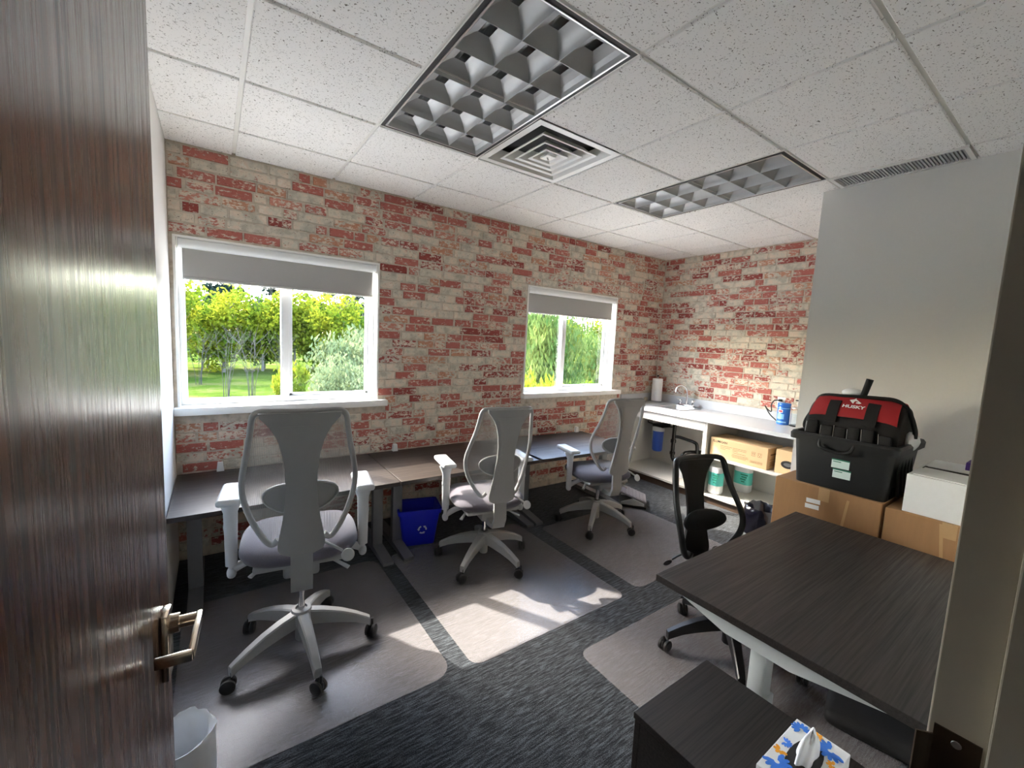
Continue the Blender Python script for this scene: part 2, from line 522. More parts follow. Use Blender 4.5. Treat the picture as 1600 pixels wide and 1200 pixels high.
def brick_mat():
    """per-piece value 'rnd' picks how red or whitewashed a brick is"""
    m, nt, b = nodes('whitewashed_brick')
    b.inputs['Roughness'].default_value = 0.85
    b.inputs['Specular IOR Level'].default_value = 0.2
    at = N(nt, 'ShaderNodeAttribute'); at.attribute_name = 'rnd'
    sep = N(nt, 'ShaderNodeSeparateColor')
    nt.links.new(at.outputs['Color'], sep.inputs[0])
    g = N(nt, 'ShaderNodeNewGeometry')
    mp = N(nt, 'ShaderNodeMapping'); mp.inputs['Scale'].default_value = (1, 1, 1.9)
    nt.links.new(g.outputs['Position'], mp.inputs[0])
    n1 = N(nt, 'ShaderNodeTexNoise'); n1.inputs['Scale'].default_value = 30; n1.inputs['Detail'].default_value = 6; n1.inputs['Roughness'].default_value = 0.72
    nt.links.new(mp.outputs[0], n1.inputs['Vector'])
    sub = N(nt, 'ShaderNodeMath', operation='SUBTRACT')          # noise - threshold
    n0 = N(nt, 'ShaderNodeTexNoise'); n0.inputs['Scale'].default_value = 7; n0.inputs['Detail'].default_value = 3
    nt.links.new(mp.outputs[0], n0.inputs['Vector'])
    th = N(nt, 'ShaderNodeMath', operation='MULTIPLY_ADD'); th.inputs[1].default_value = 0.35
    of = N(nt, 'ShaderNodeMath', operation='SUBTRACT'); of.inputs[1].default_value = 0.175
    nt.links.new(sep.outputs[0], of.inputs[0]); nt.links.new(n0.outputs[0], th.inputs[0]); nt.links.new(of.outputs[0], th.inputs[2])
    nt.links.new(n1.outputs[0], sub.inputs[0]); nt.links.new(th.outputs[0], sub.inputs[1])
    r1 = ramp(nt, [(0.465, (0, 0, 0)), (0.5, (0.85, 0.85, 0.85)), (0.53, (1, 1, 1))])
    ad = N(nt, 'ShaderNodeMath', operation='ADD'); ad.inputs[1].default_value = 0.5
    nt.links.new(sub.outputs[0], ad.inputs[0]); nt.links.new(ad.outputs[0], r1.inputs[0])
    red = ramp(nt, [(0.0, srgb(136, 62, 58)), (0.4, srgb(160, 84, 76)), (0.75, srgb(190, 126, 112)), (1.0, srgb(184, 134, 108))])
    nt.links.new(sep.outputs[1], red.inputs[0])
    n2 = N(nt, 'ShaderNodeTexNoise'); n2.inputs['Scale'].default_value = 16; n2.inputs['Detail'].default_value = 5
    nt.links.new(g.outputs['Position'], n2.inputs['Vector'])
    wash = ramp(nt, [(0.35, srgb(178, 172, 158)), (0.5, srgb(206, 199, 184)), (0.62, srgb(216, 198, 180)), (0.75, srgb(224, 218, 206))])
    nt.links.new(n2.outputs[0], wash.inputs[0])
    mx = N(nt, 'ShaderNodeMix', data_type='RGBA')
    nt.links.new(r1.outputs[0], mx.inputs[0]); nt.links.new(wash.outputs[0], mx.inputs[6]); nt.links.new(red.outputs[0], mx.inputs[7])
    n3 = N(nt, 'ShaderNodeTexNoise'); n3.inputs['Scale'].default_value = 90; n3.inputs['Detail'].default_value = 3
    nt.links.new(mp.outputs[0], n3.inputs['Vector'])
    r3 = ramp(nt, [(0.27, srgb(70, 50, 46)), (0.36, (1, 1, 1, 1))])
    nt.links.new(n3.outputs[0], r3.inputs[0])
    m2 = N(nt, 'ShaderNodeMix', data_type='RGBA', blend_type='MULTIPLY'); m2.inputs[0].default_value = 0.8
    nt.links.new(mx.outputs[2], m2.inputs[6]); nt.links.new(r3.outputs[0], m2.inputs[7])
    nt.links.new(m2.outputs[2], b.inputs['Base Color'])
    bp = N(nt, 'ShaderNodeBump'); bp.inputs['Strength'].default_value = 0.3; bp.inputs['Distance'].default_value = 0.002
    nt.links.new(n1.outputs[0], bp.inputs['Height']); nt.links.new(bp.outputs[0], b.inputs['Normal'])
    return m
MAT['brick'] = brick_mat()

def mortar_mat():
    m, nt, b = nodes('whitewashed_mortar')
    b.inputs['Roughness'].default_value = 0.9
    g = N(nt, 'ShaderNodeNewGeometry')
    n2 = N(nt, 'ShaderNodeTexNoise'); n2.inputs['Scale'].default_value = 22; n2.inputs['Detail'].default_value = 6
    nt.links.new(g.outputs['Position'], n2.inputs['Vector'])
    r = ramp(nt, [(0.3, srgb(164, 152, 136)), (0.5, srgb(192, 182, 166)), (0.7, srgb(208, 192, 174))])
    nt.links.new(n2.outputs[0], r.inputs[0]); nt.links.new(r.outputs[0], b.inputs['Base Color'])
    return m
MAT['mortar'] = mortar_mat()

def leaf_mat(name, c1, c2, trans=0.5):
    m, nt, b = nodes(name)
    out = nt.nodes['Material Output']
    nt.nodes.remove(b)
    g = N(nt, 'ShaderNodeNewGeometry')
    nz = N(nt, 'ShaderNodeTexNoise'); nz.inputs['Scale'].default_value = 0.9; nz.inputs['Detail'].default_value = 4
    nt.links.new(g.outputs['Position'], nz.inputs['Vector'])
    r = ramp(nt, [(0.35, c1), (0.65, c2)])
    nt.links.new(nz.outputs[0], r.inputs[0])
    d = N(nt, 'ShaderNodeBsdfDiffuse'); t = N(nt, 'ShaderNodeBsdfTranslucent')
    nt.links.new(r.outputs[0], d.inputs[0]); nt.links.new(r.outputs[0], t.inputs[0])
    mx = N(nt, 'ShaderNodeMixShader'); mx.inputs[0].default_value = trans
    nt.links.new(d.outputs[0], mx.inputs[1]); nt.links.new(t.outputs[0], mx.inputs[2])
    nt.links.new(mx.outputs[0], out.inputs[0])
    return m
MAT['leaf_yellow'] = leaf_mat('yellow_green_leaves', srgb(74, 96, 28), srgb(122, 124, 34), 0.5)
MAT['leaf_green'] = leaf_mat('green_leaves', srgb(42, 66, 22), srgb(70, 92, 26), 0.5)
MAT['leaf_pale'] = leaf_mat('pale_grey_green_leaves', srgb(72, 84, 56), srgb(104, 112, 78), 0.3)
MAT['leaf_pine'] = leaf_mat('dark_pine_needles', srgb(24, 36, 32), srgb(42, 54, 46), 0.15)
MAT['leaf_teal'] = leaf_mat('soft_green_leaves', srgb(52, 76, 38), srgb(92, 104, 54), 0.45)

def grass_mat():
    m, nt, b = nodes('meadow_grass')
    b.inputs['Roughness'].default_value = 1.0
    b.inputs['Specular IOR Level'].default_value = 0.0
    g = N(nt, 'ShaderNodeNewGeometry')
    n1 = N(nt, 'ShaderNodeTexNoise'); n1.inputs['Scale'].default_value = 0.5; n1.inputs['Detail'].default_value = 8; n1.inputs['Roughness'].default_value = 0.75
    nt.links.new(g.outputs['Position'], n1.inputs['Vector'])
    r = ramp(nt, [(0.3, srgb(32, 47, 16)), (0.5, srgb(54, 68, 23)), (0.62, srgb(72, 72, 42)), (0.75, srgb(49, 64, 20))])
    nt.links.new(n1.outputs[0], r.inputs[0]); nt.links.new(r.outputs[0], b.inputs['Base Color'])
    return m
MAT['grass'] = grass_mat()

# ------------------------------------------------------------------ the room shell
XL, XR, YB, YF, CEIL = -0.22, 4.715, 3.41, 0.084, 2.661
WIN = [(-0.20, 1.08), (2.55, 3.87)]
WZ0, WZ1 = 1.03, 2.113

def struct(o, label, cat=None):
    return tag(o, label, cat, kind='structure')

struct(G().box(-1.1, 4.95, -1.75, 3.58, -0.12, 0.0).build('floor', MAT['carpet']),
       'charcoal striated carpet covering the office floor', 'floor')

g = G()
for x0, x1, z0, z1 in [(-0.36, 4.95, 0, WZ0), (-0.36, 4.95, WZ1, 2.85), (-0.36, WIN[0][0], WZ0, WZ1),
                       (WIN[0][1], WIN[1][0], WZ0, WZ1), (WIN[1][1], 4.95, WZ0, WZ1)]:
    g.box(x0, x1, YB, 3.58, z0, z1)
wall_back = struct(g.build('wall_back', MAT['mortar']), 'whitewashed red brick wall with the two windows', 'wall')
wall_right = struct(G().box(XR, XR+0.22, 1.0, YB+0.1, 0, 2.85).build('wall_right', MAT['mortar']),
                    'whitewashed brick wall behind the sink counter', 'wall')
struct(G().box(XL-0.14, XL, -0.06, YB+0.1, 0, 2.85).build('wall_left', MAT['paint']),
       'plain white side wall behind the open door', 'wall')
struct(G().box(3.40, 4.94, -0.06, 1.26, 0, 2.85).build('wall_partition', MAT['paint_part']),
       'plain pale grey partition wall behind the stacked boxes', 'wall')
g = G()
g.box(0.765, 3.45, -0.06, YF, 0, 2.85)
g.box(-0.36, -0.175, -0.06, YF, 0, 2.85)
g.box(-0.175, 0.765, -0.06, YF, 2.15, 2.85)
struct(g.build('wall_front', MAT['paint']), 'painted wall around the doorway', 'wall')
# hallway behind the camera
g = G()
g.box(-1.1, -0.98, -1.75, -0.06, 0, 2.6); g.box(2.2, 2.32, -1.75, -0.06, 0, 2.6)
g.box(-1.1, 2.32, -1.87, -1.75, 0, 2.6); g.box(-1.1, -0.34, -0.12, -0.06, 0, 2.6)
struct(g.build('wall_hall', MAT['hallwall']), 'hallway walls outside the doorway', 'wall')
struct(G().box(-1.1, 2.32, -1.87, -0.06, 2.5, 2.6).build('ceiling_hall', MAT['paint']), 'plain hallway ceiling', 'ceiling')

# door frame
fr = thing('trim_1', 'beige painted door jamb with a bronze strike plate', 'door frame', (0.745, 0.06, 0), kind='structure')
def rel(o, root):
    """keep world coordinates although parented to root"""
    o.location = Vector(o.location)-root.location if root.rotation_euler.z == 0 else o.location
    return o
g = G()
g.obox((0.755, 0.060, 1.07), (0.02, 0.052, 2.14), bev=0.002); g.obox((0.747, -0.014, 1.07), (0.036, 0.096, 2.14), bev=0.002)
g.obox((0.762, 0.080, 1.07), (0.012, 0.012, 2.14), bev=0.002)
rel(g.build('jamb', MAT['frame_paint'], fr), fr)
g = G()
g.obox((-0.165, 0.060, 1.07), (0.02, 0.052, 2.14)); g.obox((-0.157, -0.014, 1.07), (0.036, 0.096, 2.14))
rel(g.build('jamb', MAT['frame_paint'], fr), fr)
g = G()
g.obox((0.295, 0.02, 2.145), (0.94, 0.13, 0.02)); g.obox((0.295, -0.014, 2.13), (0.9, 0.096, 0.03))
rel(g.build('head', MAT['frame_paint'], fr), fr)
g = G()
out = [(0.038, 1.105), (0.080, 1.105), (0.080, 0.985), (0.038, 0.985)]
g.prism(out, lambda a, b, t: (t, a, b), 0.7425, 0.7448)
lip = [(0.7448, 0.080), (0.742, 0.084), (0.736, 0.0905), (0.733, 0.0945)]
for (xa, ya), (xb, yb) in zip(lip, lip[1:]):
    g.add([(xa, ya, 1.09), (xb, yb, 1.09), (xb, yb, 1.0), (xa, ya, 1.0), (xa-.0015, ya-.0015, 1.09), (xb-.0015, yb-.0015, 1.09), (xb-.0015, yb-.0015, 1.0), (xa-.0015, ya-.0015, 1.0)],
          [(0,1,2,3),(7,6,5,4),(0,4,5,1),(3,2,6,7),(1,5,6,2),(0,3,7,4)])
sp = rel(g.build('strike_plate', MAT['bronze'], fr, smooth=30), fr)
sp['label'] = 'dark bronze strike plate'
for zz in (1.092, 0.998):
    g = G().lathe([(0.0, 0.001), (0.0045, 0.001), (0.005, 0.0)], (0, 0, 0), 12, RY(-PI/2))
    rel(g.build('screw', MAT['steel'], fr, loc=(0.7424, 0.059, zz)), fr)

# door leaf: hinge at (-0.155, 0.09), free edge at (-0.083, 1.0)
hx, hy = -0.155, 0.092
ang = math.atan2(1.0-hy, -0.083-hx)           # direction of the leaf
door = thing('door_1', 'dark stained glossy wooden door standing open with lever handle', 'door', (hx, hy, 0), ang, kind='structure')
G().obox((0.457, 0.0225, 1.065), (0.915, 0.045, 2.11), bev=0.0015).build('door_leaf', MAT['door'], door)
hd = G().obox((0.845, -0.006, 0.985), (0.045, 0.012, 0.125), bev=0.003).build('handle_plate', MAT['brass'], door, smooth=30)
hd['label'] = 'satin metal backplate'
g = G()
g.tube([(0.845, -0.01, 1.02), (0.845, -0.05, 1.02)], 0.011, 14)
g.tube([(0.845, -0.008, 1.02), (0.845, -0.026, 1.02)], 0.017, 14)
g.obox((0.797, -0.055, 1.02), (0.118, 0.009, 0.018), bev=0.002)
g.obox((0.738, -0.032, 1.02), (0.009, 0.05, 0.018), bev=0.002)
hl = g.build('lever', MAT['brass'], door, smooth=30)
hl['label'] = 'satin metal lever returning to the door'
for zz in (0.25, 1.05, 1.88):
    G().tube([(0.0, -0.006, zz-0.05), (0.0, -0.006, zz+0.05)], 0.007, 10).build('hinge', MAT['steel'], door)

# ------------------------------------------------------------------ brick pieces
BH, PITCH, BT = 0.056, 0.0665, 0.005
brick_cache = {}
def brick_geo(kind, L):
    """front face inset a little, 5 faces; kind 'b' faces -y, 'r' faces -x"""
    h = L/2; k = BH/2; e = 0.002
    a = [(-h, 0, -k), (h, 0, -k), (h, 0, k), (-h, 0, k), (-h+e, -BT, -k+e), (h-e, -BT, -k+e), (h-e, -BT, k-e), (-h+e, -BT, k-e)]
    if kind == 'r': a = [(y, -x, z) for x, y, z in a]
    f = [(4,5,6,7), (0,1,5,4), (1,2,6,5), (2,3,7,6), (3,0,4,7)]
    return a, f
TINTS = []
for i in range(14):
    if i < 4: t = random.uniform(0.42, 0.47)
    elif i < 9: t = random.uniform(0.50, 0.55)
    else: t = random.uniform(0.60, 0.72)
    TINTS.append((t, random.random(), random.random(), 1.0))
def brick_mesh(kind, L, ti):
    key = (kind, L, ti)
    if key not in brick_cache:
        a, f = brick_geo(kind, L/100.0)
        me = bpy.data.meshes.new('brick')
        me.from_pydata(a, [], f)
        me.materials.append(MAT['brick'])
        at = me.attributes.new('rnd', 'FLOAT_COLOR', 'POINT')
        at.data.foreach_set('color', list(TINTS[ti])*8)
        brick_cache[key] = me
    return brick_cache[key]
def lay(s0, s1, z0, z1, holes, seed):
    rr = random.Random(seed)
    out = []
    row = 0
    z = z1-0.012
    lens = [8, 10, 14, 17, 19, 20, 21, 21, 23, 26]
    while z-BH > z0:
        s = s0-rr.uniform(0, 0.2)
        while s < s1:
            L = rr.choice(lens)/100.0
            a, b = max(s, s0+0.004), min(s+L, s1-0.004)
            segs = [(a, b)]
            for (h0, h1, hz0, hz1) in holes:
                if z > hz0 and z-BH < hz1:
                    ns = []
                    for (p, q_) in segs:
                        if q_ <= h0 or p >= h1: ns.append((p, q_))
                        else:
                            if p < h0: ns.append((p, h0))
                            if q_ > h1: ns.append((h1, q_))
                    segs = ns
            for (p, q_) in segs:
                n = int((q_-p)*100)
                if n >= 3: out.append((p+n/200.0, z-BH/2, n, rr.randrange(14)))
            s += L+0.0105
        z -= PITCH
        row += 1
    return out
holes = [(x0-0.004, x1+0.004, WZ0-0.004, WZ1+0.004) for x0, x1 in WIN]
holes += [(XL, 1.145, 0.975, 1.04), (2.53, 3.98, 0.975, 1.04), (4.02, XR, 0.0, 0.975)]
BL = lay(XL, XR, 0.0, CEIL, holes, 5)
def score(b):
    s, z, n, ti = b
    if z < 0.58: return 0.0
    d2 = s*s+YB*YB+(z-CAM_H)**2
    return n*YB/(d2**1.5)
BL.sort(key=score, reverse=True)
for s, z, n, ti in BL[:300]:
    link('brick', brick_mesh('b', n, ti), wall_back, (s, YB, z))
vs = []; fs = []; cs = []
for s, z, n, ti in BL[300:]:
    a, f = brick_geo('b', n/100.0)
    k = len(vs)
    vs += [(x+s, y+YB, w+z) for x, y, w in a]; fs += [tuple(i+k for i in q_) for q_ in f]; cs += list(TINTS[ti])*8
me = bpy.data.meshes.new('bricks'); me.from_pydata(vs, [], fs); me.materials.append(MAT['brick'])
at = me.attributes.new('rnd', 'FLOAT_COLOR', 'POINT'); at.data.foreach_set('color', cs)
o = link('brickwork', me, wall_back); o['kind'] = 'stuff'
BR = lay(1.26, YB-0.004, 0.975, CEIL, [], 9)
BR.sort(key=lambda b: -b[2])
for s, z, n, ti in BR[:300]:
    link('brick', brick_mesh('r', n, ti), wall_right, (XR, s, z))
if len(BR) > 300:
    vs = []; fs = []; cs = []
    for s, z, n, ti in BR[300:]:
        a, f = brick_geo('r', n/100.0)
        k = len(vs)
        vs += [(x+XR, y+s, w+z) for x, y, w in a]; fs += [tuple(i+k for i in q_) for q_ in f]; cs += list(TINTS[ti])*8
    me = bpy.data.meshes.new('bricks'); me.from_pydata(vs, [], fs); me.materials.append(MAT['brick'])
    at = me.attributes.new('rnd', 'FLOAT_COLOR', 'POINT'); at.data.foreach_set('color', cs)
    o = link('brickwork', me, wall_right); o['kind'] = 'stuff'

# ------------------------------------------------------------------ windows, sills, blinds
def window(idx, x0, x1, xm, sillx, label, slabel):
    w = thing('window_%d' % idx, label, 'window', (x0, YB, WZ0), kind='structure')
    O = Vector((x0, YB, WZ0))
    W_ = x1-x0; H_ = WZ1-WZ0
    g = G(); t = 0.014
    g.box(0, t, -0.006, 0.10, 0, H_); g.box(W_-t, W_, -0.006, 0.10, 0, H_); g.box(t, W_-t, -0.006, 0.10, H_-t, H_)
    g.build('reveal', MAT['white_trim'], w)
    y0, y1 = 0.085, 0.15
    f = 0.035
    g = G()
    g.obox((t+f/2, (y0+y1)/2, H_/2), (f, y1-y0, H_), bev=0.003); g.obox((W_-t-f/2, (y0+y1)/2, H_/2), (f, y1-y0, H_), bev=0.003)
    g.obox((W_/2, (y0+y1)/2, f/2+0.002), (W_-2*t-2*f, y1-y0-0.002, f), bev=0.002); g.obox((W_/2, (y0+y1)/2, H_-f/2-t), (W_-2*t-2*f, y1-y0-0.002, f), bev=0.002)
    g.build('window_frame', MAT['vinyl'], w, smooth=30)
    m = xm-x0
    G().obox((m, 0.115, H_/2), (0.052, 0.05, H_-0.03), bev=0.004).build('mullion', MAT['vinyl'], w, smooth=30)
    # sliding sash on the right
    a, b = m+0.026, W_-t-f
    g = G(); s = 0.024
    g.obox((a+s/2, 0.125, H_/2), (s, 0.03, H_-0.08), bev=0.003); g.obox((b-s/2, 0.125, H_/2), (s, 0.03, H_-0.08), bev=0.003)
    g.obox(((a+b)/2, 0.125, f+s/2), (b-a, 0.03, s), bev=0.003); g.obox(((a+b)/2, 0.125, H_-f-t-s/2), (b-a, 0.03, s), bev=0.003)
    g.build('sash', MAT['vinyl'], w, smooth=30)
    G().box(t+f, m-0.026, 0.130, 0.134, f, H_-f-t).build('pane', MAT['glass'], w)
    G().box(a+s, b-s, 0.122, 0.126, f+s, H_-f-t-s).build('pane', MAT['glass'], w)
    g = G().obox(((sillx[0]+sillx[1])/2, (3.352+3.565)/2, 1.0065), (sillx[1]-sillx[0], 0.213, 0.05), bev=0.004)
    struct(g.build('trim_%d' % (idx+1), MAT['white_trim'], smooth=30), slabel, 'window sill')

window(1, *WIN[0], 0.425, (XL+0.001, 1.145), 'wide white sliding window beside the door, seen past the nearest chair',
       'long white sill under the wide window next to the door')
window(2, *WIN[1], 3.14, (2.53, 3.98), 'white sliding window far from the door, near the sink corner',
       'white sill under the far window near the sink')

def blind(x0, x1, label):
    b = thing('roller_blind', label, 'blind', (x0, YB+0.04, 2.07))
    L = x1-x0
    pr = [(0.034*math.cos(a), 0.034*math.sin(a)) for a in [i*2*PI/20 for i in range(20)]]
    G().prism(pr, lambda a, c, t: (t, a-0.008, c+0.004), 0.012, L-0.012).build('cassette', MAT['vinyl'], b, smooth=40)
    G().box(0.03, L-0.03, -0.002, -0.0005, -0.21, 0.004).build('fabric', MAT['blind'], b)
    pb = [(0.008*math.cos(a), 0.011*math.sin(a)) for a in [i*2*PI/12 for i in range(12)]]
    G().prism(pb, lambda a, c, t: (t, a-0.001, c-0.212), 0.03, L-0.03).build('bottom_bar', MAT['blind'], b, smooth=40)
    for xx in (0.002, L-0.014):
        o = G().obox((xx+0.006, -0.006, 0.002), (0.006, 0.076, 0.078), bev=0.002).build('bracket', MAT['white_trim'], b)
    o = G().tube([(L-0.02, -0.03, 0.0), (L-0.02, -0.032, -0.5)], 0.0012, 6).build('chain', MAT['white_trim'], b)
    return b
blind(WIN[0][0]+0.014, WIN[0][1]-0.014, 'grey roller blind rolled partway down in the wide window by the door')
blind(WIN[1][0]+0.014, WIN[1][1]-0.014, 'grey roller blind rolled partway down in the far window near the sink')

# ------------------------------------------------------------------ ceiling
ceiling = struct(G().box(-0.36, 4.95, -0.06, 3.58, 2.80, 2.86).build('ceiling', MAT['plenum']),
                 'suspended ceiling of white fissured tiles in a grid', 'ceiling')
GX = [XL] + [0.736+0.61*k for k in range(-1, 7)] + [XR]
GY = [YF, 0.55, 1.16, 1.77, 2.38, 2.99, YB]
skip = {(2, 2), (2, 3), (5, 2), (5, 3), (3, 3)}
tiles = {}
for i in range(len(GX)-1):
    for j in range(len(GY)-1):
        if (i, j) in skip: continue
        x0, x1, y0, y1 = GX[i], GX[i+1], GY[j], GY[j+1]
        if y1 < 1.2:
            if x0 > 3.4: continue
            x1 = min(x1, 3.404)
            if i == 6 and j == 1: continue
        a = 0.010
        dx0 = 0 if i == 0 else a; dx1 = 0 if (i == len(GX)-2 or x1 == 3.404) else a
        dy0 = 0 if j == 0 else a; dy1 = 0 if j == len(GY)-2 else a
        w, d = round(x1-x0-dx0-dx1, 4), round(y1-y0-dy0-dy1, 4)
        if (w, d) not in tiles:
            tiles[(w, d)] = G().obox((0, 0, 0.009), (w, d, 0.018), bev=0.003, seg=1).mesh('ceiling_tile', MAT['tile'])
        link('ceiling_tile', tiles[(w, d)], ceiling, (x0+dx0+w/2, y0+dy0+d/2, CEIL))
for x in GX[1:-1]:
    y0 = 1.26 if x > 3.4 else YF
    G().box(x-0.012, x+0.012, y0, YB, CEIL+0.012, CEIL+0.03).build('grid_bar', MAT['gridbar'], ceiling)
for y in GY[1:-1]:
    x1 = 3.4 if y < 1.2 else XR
    G().box(XL, x1, y-0.012, y+0.012, CEIL+0.0125, CEIL+0.0295).build('grid_bar', MAT['gridbar'], ceiling)

def louver_light(x0, y0, label):
    W_, L_ = 0.61, 1.22
    t = thing('ceiling_light', label, 'light fixture', (x0+W_/2, y0+L_/2, CEIL), group='recessed louver lights')
    e = 0.006
    def ring(a0, b0, a1, b1, z0, z1):
        g = G()
        g.box(-a0, a0, -b0, -b1, z0, z1); g.box(-a0, a0, b1, b0, z0, z1)
        g.box(-a0, -a1, -b1, b1, z0, z1); g.box(a1, a0, -b1, b1, z0, z1)
        return g
    A, B = W_/2, L_/2
    ring(A-0.003, B-0.003, A-0.008, B-0.008, 0.002, 0.03).build('flange', MAT['gridbar'], t)
    ring(A-0.008, B-0.008, A-0.028, B-0.028, 0.002, 0.012).build('black_reveal', MAT['reveal'], t)
    ring(A-0.028, B-0.028, A-0.034, B-0.034, -0.001, 0.012).build('louver_frame', MAT['lightframe'], t)
    g = G()                                     # housing: four walls and a top
    ring_ = ring(A-0.029, B-0.029, A-0.032, B-0.032, 0.012, 0.10)
    ring_.box(-A+0.027, A-0.027, -B+0.027, B-0.027, 0.10, 0.104)
    ring_.build('housing', MAT['tube'], t)
    a, b = A-0.034, B-0.034
    prof = [(0.0012, 0.0), (0.006, 0.010), (0.015, 0.022), (0.030, 0.034), (0.050, 0.044), (0.066, 0.050)]
    outl = [(-w, z) for w, z in prof]+[(w, z) for w, z in reversed(prof)]
    for k in (1, 2):
        x = -a+2*a*k/3
        G().prism(outl, lambda p, z, q_: (x+p, q_, z), -b, b).build('long_blade', MAT['louver'], t, smooth=40)
    for c in range(3):
        xa = -a+2*a*c/3+0.001; xb = xa+2*a/3-0.002
        for k in range(1, 6):
            y = -b+2*b*k/6
            G().prism(outl, lambda p, z, q_: (q_, y+p, z+0.0008), xa, xb).build('cross_blade', MAT['louver'], t, smooth=40)
    for s in (-1, 1):                           # reflector sides
        G().prism([(0, 0.0), (0.003, 0.0), (0.010, 0.016), (0.024, 0.032), (0.05, 0.046), (0.066, 0.052), (0, 0.052)], lambda p, z, q_: (s*(a-p), q_, z), -b, b).build('side_reflector', MAT['louver'], t)
        G().prism([(0, 0.0), (0.003, 0.0), (0.010, 0.016), (0.024, 0.032), (0.05, 0.046), (0.066, 0.052), (0, 0.052)], lambda p, z, q_: (q_, s*(b-p), z), -a, a).build('end_reflector', MAT['louver'], t)
    for k in range(3):
        x = -a+2*a*(k+0.5)/3
        G().tube([(x, -b+0.01, 0.082), (x, b-0.01, 0.082)], 0.013, 10).build('lamp_tube', MAT['tube'], t, smooth=40)
    return t
louver_light(GX[2], GY[2], 'switched-off louver ceiling light beside the square air diffuser')
louver_light(GX[5], GY[2], 'switched-off louver ceiling light next to the partition wall')

# square diffuser
vt = thing('ceiling_vent', 'square white stepped air diffuser between the two lights', 'air vent', ((GX[3]+GX[4])/2, (GY[3]+GY[4])/2, CEIL))
def sqring(a0, z0, a1, z1, th=0.003):
    """square cone shell from half-size a0 at z0 to a1 at z1"""
    g = G()
    def sq(a, z): return [(-a, -a, z), (a, -a, z), (a, a, z), (-a, a, z)]
    vs = sq(a0, z0)+sq(a1, z1)+sq(a0, z0+th)+sq(a1, z1+th)
    fs = []
    for i in range(4):
        k = (i+1) % 4
        fs += [(i, k, 4+k, 4+i), (8+i, 12+i, 12+k, 8+k), (i, 8+i, 8+k, k), (4+i, 4+k, 12+k, 12+i)]
    return g.add(vs, fs)
g = sqring(0.300, 0.0, 0.262, 0.0); g2 = sqring(0.262, 0.0, 0.225, 0.055)
g.add(g2.v, g2.f); g.build('frame', MAT['vent'], vt)
G().box(-0.29, 0.29, -0.29, 0.29, 0.085, 0.09).build('duct_back', MAT['plenum'], vt)
for a0, zo in ((0.205, -0.004), (0.142, -0.008), (0.085, -0.010)):
    g = sqring(a0, zo, a0-0.018, zo+0.004); g2 = sqring(a0-0.018, zo+0.004, a0-0.062, zo+0.05)
    g.add(g2.v, g2.f); g.build('louver_ring', MAT['vent'], vt)
G().obox((0, 0, -0.004), (0.07, 0.07, 0.012), bev=0.004).build('centre_cap', MAT['vent'], vt)
G().tube([(-0.012, -0.01, -0.012), (0, 0.0, -0.02), (0.014, 0.012, -0.012)], 0.004, 8).build('damper_knob', MAT['vent'], vt)

# linear grille beside the partition
lv = thing('linear_vent', 'long narrow slotted ceiling grille along the partition top', 'air vent', (3.285, 0.855, CEIL))
g = G()
for x0, x1, y0, y1 in [(-0.1, -0.085, -0.305, 0.305), (0.1, 0.113, -0.305, 0.305), (-0.085, 0.1, -0.305, -0.285), (-0.085, 0.1, 0.285, 0.305)]:
    g.box(x0, x1, y0, y1, -0.003, 0.012)
g.build('frame', MAT['vent'], lv)
G().box(-0.085, 0.1, -0.285, 0.285, 0.03, 0.034).build('duct_back', MAT['plenum'], lv)
sl = G().obox((0.0075, 0, 0.010), (0.185, 0.0085, 0.012), bev=0.0).mesh('slat', MAT['grille'])
for k in range(38):
    link('slat', sl, lv, (0, -0.2775+k*0.015, 0))

# ------------------------------------------------------------------ outdoors
GZ = -1.5
tag(G().box(-90, 130, 3.75, 150, GZ-0.5, GZ).build('ground', MAT['grass']), 'sunlit grass field outside the windows', 'ground', kind='structure')

MAT['concrete'] = pm('pale_concrete', srgb(178, 174, 168), 0.9, noise=0.08, nscale=3)
lot = tag(G().box(-40, 70, 3.6, 14.0, GZ-0.4, GZ+0.03).build('bounce_slab', MAT['concrete']), 'pale concrete slab added outside to bounce light onto the ceiling', 'bounce slab', kind='structure')  # added slab, throws sun and sky light up through the windows to the ceiling
G().box(-40, 70, 14.0, 14.18, GZ-0.4, GZ+0.15).build('bounce_slab_edge', MAT['concrete'], lot)

